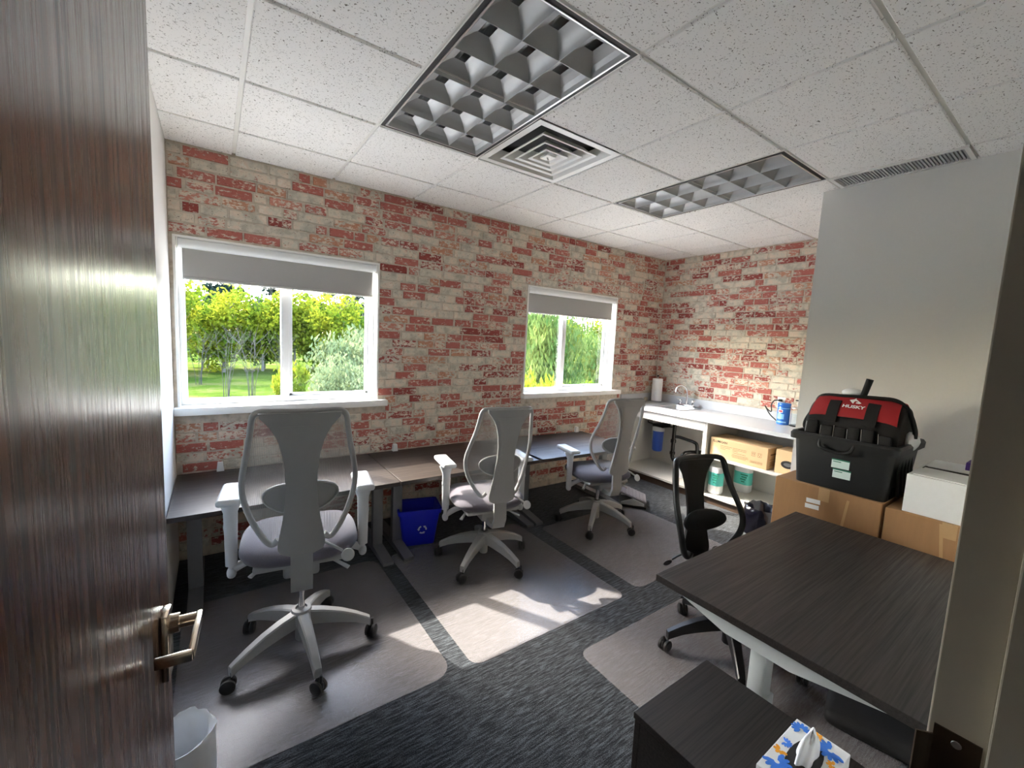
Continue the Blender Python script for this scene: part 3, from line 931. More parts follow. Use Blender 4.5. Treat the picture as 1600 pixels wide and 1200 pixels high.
def leaves(name, mat, crown, n, size, seed, clumps=26, droop=0.0, stretch=1.0):
    """one mesh of leaf blades gathered in clumps inside an ellipsoid crown=(cz, rx, rz)"""
    r = np.random.default_rng(seed)
    cz, rx, rz = crown
    d = r.normal(size=(clumps, 3)); d /= np.linalg.norm(d, axis=1)[:, None]
    cc = d*(r.random((clumps, 1))**0.45)*np.array([rx, rx, rz])*0.8
    cr = (0.28+0.22*r.random(clumps))*min(rx, rz)
    which = r.integers(0, clumps, n)
    dd = r.normal(size=(n, 3)); dd /= np.linalg.norm(dd, axis=1)[:, None]
    p = cc[which]+dd*(cr[which]*(0.55+0.45*r.random(n)))[:, None]
    p[:, 2] += cz
    if droop: p[:, 2] -= droop*r.random(n)**2*rz
    a = r.normal(size=(n, 3)); a /= np.linalg.norm(a, axis=1)[:, None]
    if droop or stretch > 1: a[:, 2] = -np.abs(a[:, 2])-stretch*0.6; a /= np.linalg.norm(a, axis=1)[:, None]
    b = np.cross(a, r.normal(size=(n, 3))); b /= np.linalg.norm(b, axis=1)[:, None]
    s = size*(0.6+0.8*r.random(n))[:, None]
    a = a*s*stretch; b = b*s*0.55
    V = np.stack([p-a*0.5, p+b*0.5, p+a*0.5, p-b*0.5], 1).reshape(-1, 3)
    me = bpy.data.meshes.new(name)
    me.from_pydata(V.tolist(), [], np.arange(4*n).reshape(-1, 4).tolist())
    me.materials.append(mat)
    return me
def trunk_mesh(mat, h, r0, seed, stems=1, spread=0.3, branches=5):
    rr = random.Random(seed)
    g = G()
    for s in range(stems):
        a = rr.uniform(0, 2*PI); k = spread*(0.4+rr.random())*(1 if stems > 1 else 0.3)
        bx, by = (0.15*math.cos(a), 0.15*math.sin(a)) if stems > 1 else (0, 0)
        pts = [(bx+k*h*t*math.cos(a)*t+rr.uniform(-.03, .03)*h*t, by+k*h*t*math.sin(a)*t+rr.uniform(-.03, .03)*h*t, h*t) for t in (0, 0.2, 0.4, 0.6, 0.8, 1.0)]
        g.tube(pts, [r0*(1-0.8*t) for t in (0, 0.2, 0.4, 0.6, 0.8, 1.0)], 6)
        for q_ in range(branches):
            i = rr.randrange(2, 5)
            p = Vector(pts[i]); a2 = rr.uniform(0, 2*PI); L = h*rr.uniform(0.2, 0.4)
            e = p+Vector((math.cos(a2)*L*0.7, math.sin(a2)*L*0.7, L*0.8))
            g.tube([p, (p+e)/2+Vector((0, 0, -0.05*L)), e], [r0*0.4, r0*0.25, r0*0.08], 5)
    return g.mesh('trunk', mat, smooth=50)
def tree(name, label, cat, group, fol, tr, x, y, s, rz):
    t = thing(name, label, cat, (x, y, GZ), rz, group)
    t.scale = (s, s, s)
    o = link('trunk', tr, t)
    if fol is not None:
        o = link('foliage', fol, t); o['kind'] = 'stuff'
    return t
FOL_Y = [leaves('foliage', MAT['leaf_yellow'], (3.05, 2.0, 3.1), 4200, 0.25, 20+i, clumps=38) for i in range(3)]
FOL_G = [leaves('foliage', MAT['leaf_green'], (2.6, 2.1, 2.9), 4200, 0.26, 30+i, clumps=38) for i in range(3)]
FOL_P = [leaves('foliage', MAT['leaf_pale'], (1.5, 1.7, 1.5), 4200, 0.13, 40+i, stretch=1.3) for i in range(2)]
FOL_N = [leaves('foliage', MAT['leaf_pine'], (5.5, 1.7, 4.6), 2600, 0.42, 50+i) for i in range(2)]
FOL_W = [leaves('foliage', MAT['leaf_teal'], (3.4, 2.3, 3.2), 5200, 0.17, 60+i, droop=0.9, stretch=2.2) for i in range(2)]
FOL_S = [leaves('foliage', MAT['leaf_yellow'], (1.0, 0.9, 1.0), 1600, 0.12, 70+i, droop=0.4, stretch=1.8) for i in range(2)]
TR_A = [trunk_mesh(MAT['bark'], 5.0, 0.10, 80+i) for i in range(2)]
TR_B = trunk_mesh(MAT['bark_dark'], 3.4, 0.017, 90, stems=7, spread=0.25, branches=8)
TR_P = trunk_mesh(MAT['bark_dark'], 9.0, 0.16, 91, branches=8)
TR_S = trunk_mesh(MAT['bark_dark'], 1.2, 0.03, 92, stems=5, spread=0.5, branches=3)
rr = random.Random(3)
x = -14.0
k = 0
while x < 46:
    d = 33+rr.uniform(-2, 2)-0.10*max(0, x-10)
    if rr.random() < 0.8 or x < 5:
        tree('leafy_tree', 'bright yellow-green leafy tree in the row beyond the grass', 'tree', 'yellow-green trees beyond the grass',
             FOL_Y[k % 3], TR_A[k % 2], x, d, rr.uniform(0.98, 1.2), rr.uniform(0, 6))
    else:
        tree('green_tree', 'mid-green leafy tree among the yellow-green row', 'tree', 'mid-green trees beyond the grass',
             FOL_G[k % 3], TR_A[k % 2], x, d-0.5, rr.uniform(0.85, 1.0), rr.uniform(0, 6))
    x += rr.uniform(1.9, 2.8); k += 1
x = -14.0
while x < 46:
    tree('green_tree', 'dark green tree filling the hedge behind the front row', 'tree', 'hedge trees behind the row',
         FOL_G[k % 3], TR_A[k % 2], x, 37+rr.uniform(-1, 1)-0.1*max(0, x-10), rr.uniform(0.95, 1.1), rr.uniform(0, 6))
    x += 3.4; k += 1
for px in (0.9, 5.5, 10.2, 12.0, 13.6, 15.2, 17.0, 19.0):
    tree('pine_tree', 'dark pine rising above the tree row in the distance', 'tree', 'distant pines',
         FOL_N[k % 2], TR_P, px, 56+rr.uniform(-3, 3), rr.uniform(0.9, 1.05), rr.uniform(0, 6)); k += 1
tree('pale_shrub', 'large pale grey-green shrub behind the right pane of the wide window', 'shrub', None, FOL_P[0], TR_S, 4.9, 19.0, 1.25, 0.4)
tree('pale_shrub', 'low pale shrub in front of the large pale shrub', 'shrub', None, FOL_P[1], TR_S, 3.7, 15.5, 0.75, 1.9)
for (bx, by, s) in ((0.35, 22.0, 0.85), (1.25, 21.0, 0.85), (3.0, 26.5, 0.8), (-0.7, 27, 0.8)):
    tree('bare_sapling', 'bare pale multi-stemmed sapling standing on the grass', 'sapling', 'bare saplings on the grass', None, TR_B, bx, by, s, rr.uniform(0, 6))
tree('yellow_bush', 'low yellow-green bush on the grass beside the mullion', 'shrub', None, FOL_S[0], TR_S, 2.6, 19.5, 0.9, 0.2)
tree('willow_tree', 'feathery blue-green willow filling the left pane of the far window', 'tree', None, FOL_W[0], TR_A[0], 12.2, 14.5, 0.92, 0.3)
tree('willow_tree', 'feathery blue-green willow behind the right pane of the far window', 'tree', None, FOL_W[1], TR_A[1], 17.2, 16.0, 0.66, 1.3)
tree('willow_tree', 'taller feathery willow further back seen through the far window', 'tree', None, FOL_W[0], TR_A[1], 17.5, 22.5, 1.0, 2.3)
tree('yellow_bush', 'yellow-green drooping bush low in the left pane of the far window', 'shrub', None, FOL_S[1], TR_S, 9.2, 11.2, 1.15, 0.8)
tree('yellow_bush', 'small rounded yellow-green bush low in the right pane of the far window', 'shrub', None, FOL_S[0], TR_S, 11.6, 11.2, 0.85, 2.2)
# overhead power lines
pw = thing('power_line', 'thin overhead power lines above the trees at the right of the wide window', 'cable', (6.5, 30, 0))
for k, dz in enumerate((0.0, 0.28, 0.55)):
    a = Vector((1.0, 2, 3.4+dz)); b = Vector((12, -4, 4.6+dz*1.1))
    G().tube([a+(b-a)*t+Vector((0, 0, -0.5*4*t*(1-t)))for t in [i/12 for i in range(13)]], 0.012, 5).build('wire', MAT['wire'], pw)

# ------------------------------------------------------------------ desks along the windows
DZ = 0.597
def window_desk(x0, x1, label, rot=0.0, legs=(0.09, 0.085), clip=0.2, tray_n=4, flip=False):
    d = thing('standing_desk', label, 'desk', (x0, 3.375, 0), rot, group='dark desks under the windows')
    L = x1-x0
    G().obox((L/2, -0.3815, DZ-0.0135), (L-0.004, 0.763, 0.027), bev=0.0015).build('desktop', MAT['desk'], d)
    for s, xc in ((0, legs[0]), (1, L-legs[1])):
        G().obox((xc, -0.45, 0.305), (0.07, 0.05, 0.53), bev=0.004).build('leg_column', MAT['leg_grey'], d, smooth=30)
        g = G()
        out = [(-0.715, 0.006), (-0.06, 0.006), (-0.06, 0.04), (-0.42, 0.05), (-0.48, 0.05), (-0.715, 0.026)]
        g.prism(out, lambda a, b, t: (t, a, b), xc-0.035, xc+0.035)
        g.build('foot', MAT['leg_grey'], d)
        G().obox((xc, -0.40, 0.558), (0.06, 0.56, 0.024), bev=0.003).build('top_bracket', MAT['leg_grey'], d)
    G().obox((L/2, -0.45, 0.545), (L-0.2, 0.04, 0.045), bev=0.003).build('crossbar', MAT['tray'], d)
    # cable tray with a power strip and loose plugs
    g = G()
    g.box(0.24, L-0.24, -0.30, -0.14, 0.425, 0.429); g.box(0.24, L-0.24, -0.304, -0.30, 0.425, 0.465); g.box(0.24, L-0.24, -0.14, -0.136, 0.425, 0.57)
    for xx in (0.26, L-0.26): g.box(xx-0.01, xx+0.01, -0.304, -0.136, 0.429, 0.433)
    for xx in (0.26, L-0.26): g.box(xx-0.01, xx+0.01, -0.304, -0.300, 0.465, 0.57)
    g.build('cable_tray', MAT['tray'], d)
    ps = G().obox((L/2, -0.292, 0.448), (L-0.62, 0.05, 0.036), bev=0.004).build('power_strip', MAT['strip'], d, smooth=30)
    for k in range(tray_n):
        xx = 0.36+(L-0.72)*k/max(1, tray_n-1)
        o = G().obox((xx, -0.29+0.01*(k % 2), 0.482), (0.05, 0.045, 0.034), RZ(0.3*k), bev=0.006).build('plug', MAT['strip'], d, smooth=40)
        pts = smoothcurve([(xx, -0.27, 0.49), (xx+0.05, -0.22, 0.53), (xx+0.1, -0.2, 0.47), (xx+0.02, -0.19, 0.44)], 5)
        G().tube(pts, 0.004, 6).build('cable', MAT['rubber'], d, smooth=60)
    # white cable clip on the back edge
    out = [(-0.021, 0), (0.021, 0), (0.015, 0.058), (-0.015, 0.058)]
    g = G().prism(out, lambda a, b, t: (clip+a, t, DZ+b), -0.028, 0.0)
    c = g.build('cable_clip', MAT['vinyl'], d)
    c['label'] = 'white cable clip'
    return d
window_desk(-0.216, 0.99, 'dark wood desk beside the door wall, nearest of the window desks', legs=(0.1, 0.055), clip=0.232)
window_desk(0.993, 2.20, 'middle dark wood desk between the two windows', legs=(0.085, 0.055), clip=0.222)
window_desk(2.205, 3.315, 'dark wood desk under the far window near the sink', rot=math.radians(-4.0), legs=(0.085, 0.09), clip=1.02)

# ------------------------------------------------------------------ side desk with pale legs
sdk = thing('side_desk', 'dark wood desk with pale legs in the right foreground', 'desk', (1.352, 0.135, 0))
G().obox((0.6115, 0.385, 0.697), (1.223, 0.77, 0.026), bev=0.0015).build('desktop', MAT['desk_y'], sdk)
for xc in (0.10, 1.12):
    out = [(0.05, 0.684), (0.715, 0.684), (0.715, 0.668), (0.52, 0.614), (0.32, 0.614), (0.05, 0.668)]
    G().prism(out, lambda a, b, t: (t, a, b), xc-(0.06 if xc < 0.5 else 0.03), xc+(0.03 if xc < 0.5 else 0.06)).build('top_bracket', MAT['leg_pale'], sdk)
    G().obox((xc, 0.42, 0.51), (0.062, 0.05, 0.25), bev=0.004).build('inner_column', MAT['leg_pale'], sdk, smooth=30)
    G().obox((xc, 0.42, 0.245), (0.078, 0.066, 0.40), bev=0.004).build('outer_column', MAT['leg_pale'], sdk, smooth=30)
    out = [(0.06, 0.008), (0.74, 0.008), (0.74, 0.026), (0.48, 0.05), (0.36, 0.05), (0.06, 0.026)]
    G().prism(out, lambda a, b, t: (t, a, b), xc-0.035, xc+0.035).build('foot', MAT['leg_pale'], sdk)
G().obox((0.61, 0.42, 0.655), (1.0, 0.05, 0.035), bev=0.003).build('crossbar', MAT['leg_pale'], sdk)

# ------------------------------------------------------------------ pedestal cabinet and its tissue box
pc = thing('pedestal_cabinet', 'low dark wood drawer cabinet in the bottom right foreground', 'cabinet', (0.954, 0.12, 0))
G().obox((0.184, 0.274, 0.525), (0.372, 0.552, 0.02), bev=0.0015).build('top', MAT['desk_y'], pc)
G().box(0.004, 0.364, 0.0, 0.530, 0.04, 0.5145).build('body', MAT['desk_y'], pc)
for z0, z1 in ((0.05, 0.195), (0.20, 0.345), (0.35, 0.508)):
    dr = G().obox((0.184, 0.541, (z0+z1)/2), (0.356, 0.018, z1-z0), bev=0.0015).build('drawer', MAT['desk_y'], pc)
    G().tube([(0.12, 0.55, z1-0.03), (0.12, 0.57, z1-0.03), (0.248, 0.57, z1-0.03), (0.248, 0.55, z1-0.03)], 0.004, 8).build('handle', MAT['steel'], dr, smooth=50)
for cx, cy in ((0.05, 0.06), (0.318, 0.06), (0.05, 0.48), (0.318, 0.48)):
    G().lathe([(0.018, 0.0), (0.02, 0.005), (0.02, 0.036), (0.018, 0.04)], (cx, cy, 0), 12).build('foot', MAT['rubber'], pc)

tb = thing('tissue_box', 'floral blue and orange tissue box on the low dark cabinet', 'tissue box', (0.983, 0.25, 0.535))
TW, TD, TH = 0.214, 0.112, 0.105
TB = G().obox((TW/2, TD/2, TH/2), (TW, TD, TH), bev=0.001, seg=1).build('carton', MAT['paper'], tb)
ov = [(TW/2+0.075*math.cos(a), TD/2+0.03*math.sin(a)) for a in [i*2*PI/24 for i in range(24)]]
G().prism(ov, lambda a, b, t: (a, b, t), TH+0.0001, TH+0.0008).build('opening_shade', MAT['black_print'], tb)  # black oval sheet on the closed lid, stands for the shade inside
def flower(g, c, r, n, a0, fn, w=0.24):
    for i in range(n):
        a = a0+i*2*PI/n*0.72
        d = (math.cos(a), math.sin(a)); p = (-d[1], d[0])
        pts = [(0.18, 0.3*w), (0.55, w), (0.9, 0.7*w), (1.0, 0), (0.9, -0.7*w), (0.55, -w), (0.18, -0.3*w)]
        g.prism([(c[0]+r*(u*d[0]+v*p[0]), c[1]+r*(u*d[1]+v*p[1])) for u, v in pts], fn, 0.0002, 0.0009+0.0001*i)
top = lambda a, b, t: (a, b, TH+t)
def blossoms(spots, n, fn, mat, w):
    for c, r, a0 in spots:
        g = G(); flower(g, c, r, n, a0, fn, w)
        g.build('printed_flower', mat, tb)
blossoms((((0.045, 0.088), 0.030, 2.2), ((0.182, 0.03), 0.03, 0.4), ((0.187, 0.092), 0.022, 5.0), ((0.034, 0.026), 0.026, 0.2), ((0.115, 0.098), 0.014, 2.9)), 9, top, MAT['blue_print'], 0.17)
blossoms((((0.083, 0.096), 0.015, 1.0), ((0.068, 0.022), 0.018, 3.0), ((0.145, 0.013), 0.013, 0.2), ((0.2, 0.062), 0.013, 4.0), ((0.014, 0.062), 0.013, 1.2)), 5, top, MAT['orange_print'], 0.26)
blossoms([((0.04+0.065*k, 0.06), 0.03, 1.0+k) for k in range(3)], 9, lambda a, b, t: (a, TD+t, b), MAT['blue_print'], 0.17)
blossoms([((0.03+0.05*k, 0.06), 0.027, 2.0+k) for k in range(2)], 9, lambda a, b, t: (-t, a, b), MAT['blue_print'], 0.17)
blossoms([((0.03+0.05*k, 0.018), 0.015, 1.0+k) for k in range(4)], 5, lambda a, b, t: (a, TD+t, b), MAT['orange_print'], 0.26)
blossoms([((0.02+0.035*k, 0.02), 0.015, 2.0+k) for k in range(3)], 5, lambda a, b, t: (-t, a, b), MAT['orange_print'], 0.26)
def tiss(u, v):
    a = u*2*PI
    k = 1-v
    r = 0.027*math.sqrt(max(0.0, 1-v**2.5))+0.002+0.005*math.sin(5*a)*k
    return (TW/2+0.01+r*1.5*math.cos(a)+0.02*v, TD/2+r*0.6*math.sin(a), TH-0.005+0.055*v+0.008*math.sin(3*a)*v)
G().grid(30, 8, tiss).build('tissue', MAT['tissue'], tb, smooth=80)

# ------------------------------------------------------------------ ergonomic chairs
def back_y(x, z):
    t = (z-0.5)/0.64
    return -0.225-0.10*t+0.035*math.exp(-((t-0.38)/0.25)**2)+0.066*(x/0.21)**2*(0.5+0.5*min(1, max(0, 1.3-t)))
FR = [(0.0, 1.14), (0.09, 1.141), (0.145, 1.138), (0.170, 1.115), (0.180, 1.05), (0.194, 0.97), (0.210, 0.89), (0.220, 0.82),
      (0.217, 0.75), (0.196, 0.675), (0.163, 0.61), (0.132, 0.565), (0.108, 0.553), (0.088, 0.575)]
SPW = [(0.515, 0.045), (0.522, 0.072), (0.54, 0.088), (0.575, 0.090), (0.62, 0.082), (0.68, 0.071), (0.74, 0.063), (0.82, 0.0575),
       (0.90, 0.060), (0.97, 0.069), (1.03, 0.084), (1.075, 0.106), (1.10, 0.125), (1.118, 0.143), (1.138, 0.148)]
def spw(z):
    for (z0, w0), (z1, w1) in zip(SPW, SPW[1:]):
        if z <= z1: return w0+(w1-w0)*(z-z0)/(z1-z0)
    return SPW[-1][1]
def chair_meshes(K):
    D = {}
    fr_half = smoothcurve([(x, z, 0) for x, z in FR], 4)
    right = [(p.x, back_y(p.x, p.y)-0.002, p.y) for p in fr_half]
    left = [(-x, y, z) for x, y, z in reversed(right)]
    D['back_frame'] = G().tube(left[:-1]+right, K.get('r', 0.0125), 8).mesh('back_frame', K['frame'], 60)
    # spine panel with thickness
    def spine(off, th, scale, z0, z1, ny=34):
        g = G()
        nx = 10
        def pt(u, v, d):
            z = z0+(z1-z0)*v
            x = (2*u-1)*spw(z)*scale
            return (x, back_y(0.3*x, z)-off-0.028*math.exp(-((z-0.74)/0.2)**2)-(0.012 if z < 0.74 else 0.012*math.exp(-((z-0.74)/0.2)**2))-d, z)
        a = G().grid(nx, ny, lambda u, v: pt(u, v, 0)); b = G().grid(nx, ny, lambda u, v: pt(u, v, th))
        g.add(a.v, a.f); g.add(b.v, b.f)
        n = (nx+1)*(ny+1)
        per = [i for i in range(nx+1)]+[j*(nx+1)+nx for j in range(1, ny+1)]+[ny*(nx+1)+i for i in range(nx-1, -1, -1)]+[j*(nx+1) for j in range(ny-1, 0, -1)]
        for i in range(len(per)):
            p, q_ = per[i], per[(i+1) % len(per)]
            g.f.append((p, q_, q_+n, p+n))
        return g
    D['spine'] = spine(0.010, 0.014, 1.0, 0.515, 1.138).mesh('spine', K['spine'], 45)
    D['spine_cover'] = spine(0.0245, 0.004, 0.72, 0.60, 1.085).mesh('spine_cover', K['spine'], 45)
    # back mesh
    fx = [(z, x) for x, z in FR[2:13]]
    fx.sort()
    def fw_(z):
        if z <= fx[0][0]: return fx[0][1]
        for (z0, w0), (z1, w1) in zip(fx, fx[1:]):
            if z <= z1: return w0+(w1-w0)*(z-z0)/(z1-z0)
        return fx[-1][1]
    def msh(u, v):
        z = 0.56+(1.135-0.56)*v
        x = (2*u-1)*(fw_(z)-0.002)
        return (x, back_y(x, z)+0.004, z)
    D['back_mesh'] = G().grid(16, 24, msh).mesh('back_mesh', K['mesh'], 60)
    g = G().ellipsoid((0, 0, 0), (0.148, 0.013, 0.068), 0.75, 28, 12, lambda p: Vector((p.x, p.y+back_y(p.x, 0.755)-0.013, p.z+0.755+0.10*abs(p.x)**1.2)))
    D['lumbar_pad'] = g.mesh('lumbar_pad', K['pad'], 60)
    g = G().tube([(0.138*math.cos(a)*1.04, back_y(0.138*math.cos(a), 0.755)-0.016, 0.757+0.066*math.sin(a)+0.10*abs(0.138*math.cos(a))**1.2) for a in [i*2*PI/36 for i in range(36)]], 0.006, 6, closed=True)
    D['lumbar_rim'] = g.mesh('lumbar_rim', K['frame'], 60)
    def seatfn(p):
        z = p.z
        if z > 0: z = z*(0.8+0.35*(p.x/0.25)**2)
        if p.y > 0.12: z -= (p.y-0.12)**2*0.9
        return Vector((p.x, p.y, z))
    D['seat'] = G().ellipsoid((0, 0.03, 0.468), (0.252, 0.245, 0.062), 0.62, 40, 18, seatfn).mesh('seat', K['seat'], 70)
    D['seat_pan'] = G().obox((0, 0.02, 0.418), (0.38, 0.36, 0.03), bev=0.012, seg=3).mesh('seat_pan', K['frame'], 40)
    g = G().obox((0, -0.01, 0.375), (0.15, 0.24, 0.07), bev=0.014, seg=3); g.obox((0, 0.03, 0.34), (0.09, 0.1, 0.05), bev=0.012, seg=2)
    D['mechanism'] = g.mesh('mechanism', K['frame'], 40)
    out = [(-0.1, 0.33), (-0.16, 0.325), (-0.235, 0.335), (-0.262, 0.40), (-0.252, 0.55), (-0.238, 0.55), (-0.244, 0.40), (-0.222, 0.36), (-0.1, 0.365)]
    D['back_bar'] = G().prism(out, lambda a, b, t: (t, a, b), -0.043, 0.043).mesh('back_bar', K['frame'], 40)
    D['gas_lift'] = G().tube([(0, 0, 0.14), (0, 0, 0.36)], 0.0145, 16).mesh('gas_lift', MAT['chrome'], 40)
    D['lift_boot'] = G().lathe([(0.025, 0.055), (0.028, 0.06), (0.028, 0.12), (0.034, 0.125), (0.034, 0.19)], (0, 0, 0), 18).mesh('lift_boot', K['frame'], 40)
    D['hub'] = G().lathe([(0.036, 0.13), (0.05, 0.14), (0.052, 0.19), (0.042, 0.212), (0.027, 0.216), (0.026, 0.205), (0.0, 0.205)], (0, 0, 0), 24).mesh('hub', K['base'], 40)
    # one leg along +x
    g = G()
    secs = [(0.03, 0.026, 0.135, 0.205), (0.10, 0.024, 0.128, 0.194), (0.18, 0.021, 0.115, 0.172), (0.25, 0.0185, 0.098, 0.143), (0.306, 0.0165, 0.075, 0.114), (0.318, 0.0155, 0.066, 0.106)]
    vs = []
    for x, w, z0, z1 in secs:
        vs += [(x, -w, z0), (x, w, z0), (x, w*1.0, z1-0.006), (x, w*0.72, z1), (x, -w*0.72, z1), (x, -w, z1-0.006)]
    fs = []
    for i in range(len(secs)-1):
        for j in range(6):
            k = (j+1) % 6
            fs.append((i*6+j, i*6+k, (i+1)*6+k, (i+1)*6+j))
    fs += [tuple(range(6)), tuple((len(secs)-1)*6+j for j in range(6))]
    D['base_leg'] = g.add(vs, fs).mesh('base_leg', K['base'], 30)
    g = G()
    for s in (-1, 1):
        g.lathe([(0.0, -0.010), (0.024, -0.010), (0.030, -0.005), (0.030, 0.006), (0.022, 0.011), (0.0, 0.011)], (0.0, s*0.0155, 0.030), 20, RX(PI/2))
    g.obox((0.012, 0, 0.04), (0.03, 0.012, 0.03), bev=0.004); g.tube([(0.014, 0, 0.05), (0.014, 0, 0.085)], 0.006, 10)
    D['caster'] = g.mesh('caster', MAT['rubber'], 40)
    # armrest pieces for +x side (mirrored by hand)
    for s, nm in ((1, 'R'), (-1, 'L')):
        g = G()
        g.obox((s*0.285, 0.06, 0.0), (0.092, 0.255, 0.032), bev=0.015, seg=3)
        D['arm_pad'+nm] = g.mesh('arm_pad', K['arm'], 50)
        g = G()
        g.tube([(s*0.284, 0.02, -0.32), (s*0.284, 0.02, -0.20), (s*0.284, 0.02, -0.07), (s*0.285, 0.03, -0.02)], [0.018, 0.019, 0.021, 0.034], 14, flat=1.35)
        g.obox((s*0.284, 0.055, -0.019), (0.06, 0.12, 0.012), bev=0.004)
        D['arm_post'+nm] = g.mesh('arm_post', K['arm'], 50)
        D['arm_button'+nm] = G().ellipsoid((s*0.305, 0.02, -0.14), (0.009, 0.011, 0.018), 1.0, 12, 8).mesh('arm_button', K['arm'], 60)
        g = G()
        g.tube(smoothcurve([(s*0.12, 0.02, 0.41), (s*0.2, 0.02, 0.395), (s*0.26, 0.02, 0.37), (s*0.284, 0.02, 0.355)], 4), 0.013, 10, flat=1.5)
        g.tube([(s*0.284, 0.02, 0.335), (s*0.284, 0.02, 0.47)], 0.013, 12)
        g.ellipsoid((s*0.284, 0.02, 0.345), (0.02, 0.024, 0.026), 0.8, 14, 8)
        D['arm_bracket'+nm] = g.mesh('arm_bracket', K['arm'], 50)
    g = G().tube([(0.08, -0.245, 0.555), (0.125, -0.262, 0.53), (0.16, -0.27, 0.505)], 0.006, 8)
    g.lathe([(0.0, -0.004), (0.024, -0.004), (0.028, 0.0), (0.024, 0.004), (0.0, 0.004)], (0.182, -0.276, 0.485), 20, RX(1.15) )
    D['recline_knob'] = g.mesh('recline_knob', K['arm'], 45)
    g = G().tube([(0.07, -0.06, 0.385), (0.13, -0.09, 0.385), (0.20, -0.14, 0.352)], [0.009, 0.009, 0.012], 8, flat=0.6)
    D['tilt_lever'] = g.mesh('tilt_lever', K['arm'], 45)
    g = G().tube([(-0.07, 0.02, 0.385), (-0.15, -0.03, 0.385), (-0.205, -0.085, 0.36)], [0.009, 0.009, 0.013], 8, flat=0.5)
    g.tube([(-0.12, 0.05, 0.39), (-0.19, 0.03, 0.392), (-0.215, 0.02, 0.392)], [0.008, 0.009, 0.013], 8, flat=0.7)
    D['height_lever'] = g.mesh('height_lever', K['arm'], 45)
    return D
GREY = chair_meshes(dict(frame=MAT['chair_grey'], spine=MAT['chair_grey'], mesh=MAT['mesh_grey'], pad=MAT['chair_dark'], seat=MAT['seat'], base=MAT['chair_grey'], arm=MAT['chair_light']))
BLK = chair_meshes(dict(frame=MAT['black'], spine=MAT['black'], mesh=MAT['mesh_black'], pad=MAT['black_soft'], seat=MAT['black_soft'], base=MAT['black'], arm=MAT['black'], r=0.017))
MATZ = 0.0028
def task_chair(D, label, loc, face, base_ang, lift, arms, group, zs=1.0):
    """face: heading clockwise from +y; base_ang: direction of one base leg in world degrees"""
    rz = -math.radians(face)
    c = thing('task_chair', label, 'chair', (loc[0], loc[1], MATZ), rz, group)
    for nm in ('back_frame', 'back_mesh', 'seat', 'seat_pan', 'mechanism', 'back_bar', 'recline_knob', 'tilt_lever', 'height_lever'):
        link(nm, D[nm], c, (0, 0, lift)).scale = (1, 1, zs)
    sp_ = link('spine', D['spine'], c, (0, 0, lift)); sp_.scale = (1, 1, zs); link('spine_cover', D['spine_cover'], sp_)
    lp = link('lumbar_pad', D['lumbar_pad'], c, (0, 0, lift)); lp.scale = (1, 1, zs); link('rim', D['lumbar_rim'], lp)
    g = link('gas_lift', D['gas_lift'], c, (0, 0, 0)); g.scale = (1, 1, 1)
    if lift > 0: g.scale = (1, 1, (0.36+lift)/0.36)
    link('lift_boot', D['lift_boot'], c); link('hub', D['hub'], c)
    for k in range(5):
        a = math.radians(base_ang)+k*2*PI/5-rz
        link('base_leg', D['base_leg'], c, (0, 0, 0), a)
        link('caster', D['caster'], c, (0.325*math.cos(a), 0.325*math.sin(a), 0), a+0.6+0.5*k)
    for nm, z in ((('R', arms[1]), ('L', arms[0])) if arms else ()):
        ar = link('armrest', D['arm_bracket'+nm], c, (0, 0, lift))
        link('arm_post', D['arm_post'+nm], ar, (0, 0, z-lift))
        link('arm_pad', D['arm_pad'+nm], ar, (0, 0, z-lift))
        link('arm_button', D['arm_button'+nm], ar, (0, 0, z-lift))
    return c
GC = 'grey mesh-back task chairs at the window desks'
task_chair(GREY, 'grey mesh-back task chair nearest the door, seen from behind', (0.322, 2.144), 8, -87, 0.10, (0.80, 0.80), GC)
task_chair(GREY, 'middle grey mesh-back task chair beside the blue recycling bin', (1.535, 2.42), 10, -75, 0.0, (0.72, 0.72), GC)
task_chair(GREY, 'far grey mesh-back task chair next to the sink cabinet', (2.70, 2.45), 12, -73, 0.0, (0.665, 0.665), GC)
task_chair(BLK, 'black task chair pushed up to the side desk', (2.15, 0.99), 195, 146, -0.06, None, None, zs=0.885)

# ------------------------------------------------------------------ clear chair mats
def chair_mat(x0, x1, y0, y1, r, label):
    out = []
    for cx, cy, a0 in ((x1-r, y1-r, 0), (x0+r, y1-r, 90), (x0+r, y0+r, 180), (x1-r, y0+r, 270)):
        for k in range(7):
            a = math.radians(a0+15*k)
            out.append((cx+r*math.cos(a), cy+r*math.sin(a)))
    o = G().prism(out, lambda a, b, t: (a, b, t), 0.0006, 0.0026).build('chair_mat', MAT['mat'])
    tag(o, label, 'chair mat', 'clear floor mats')
chair_mat(-0.17, 0.888, 1.612, 2.80, 0.09, 'clear plastic floor mat under the chair nearest the door')
chair_mat(0.985, 2.085, 1.595, 2.80, 0.06, 'clear plastic floor mat under the middle chair with the sun patch')
chair_mat(2.215, 3.33, 1.605, 2.62, 0.06, 'clear plastic floor mat under the far chair near the sink')
chair_mat(1.48, 2.68, 0.30, 1.395, 0.06, 'clear plastic floor mat under the black chair')

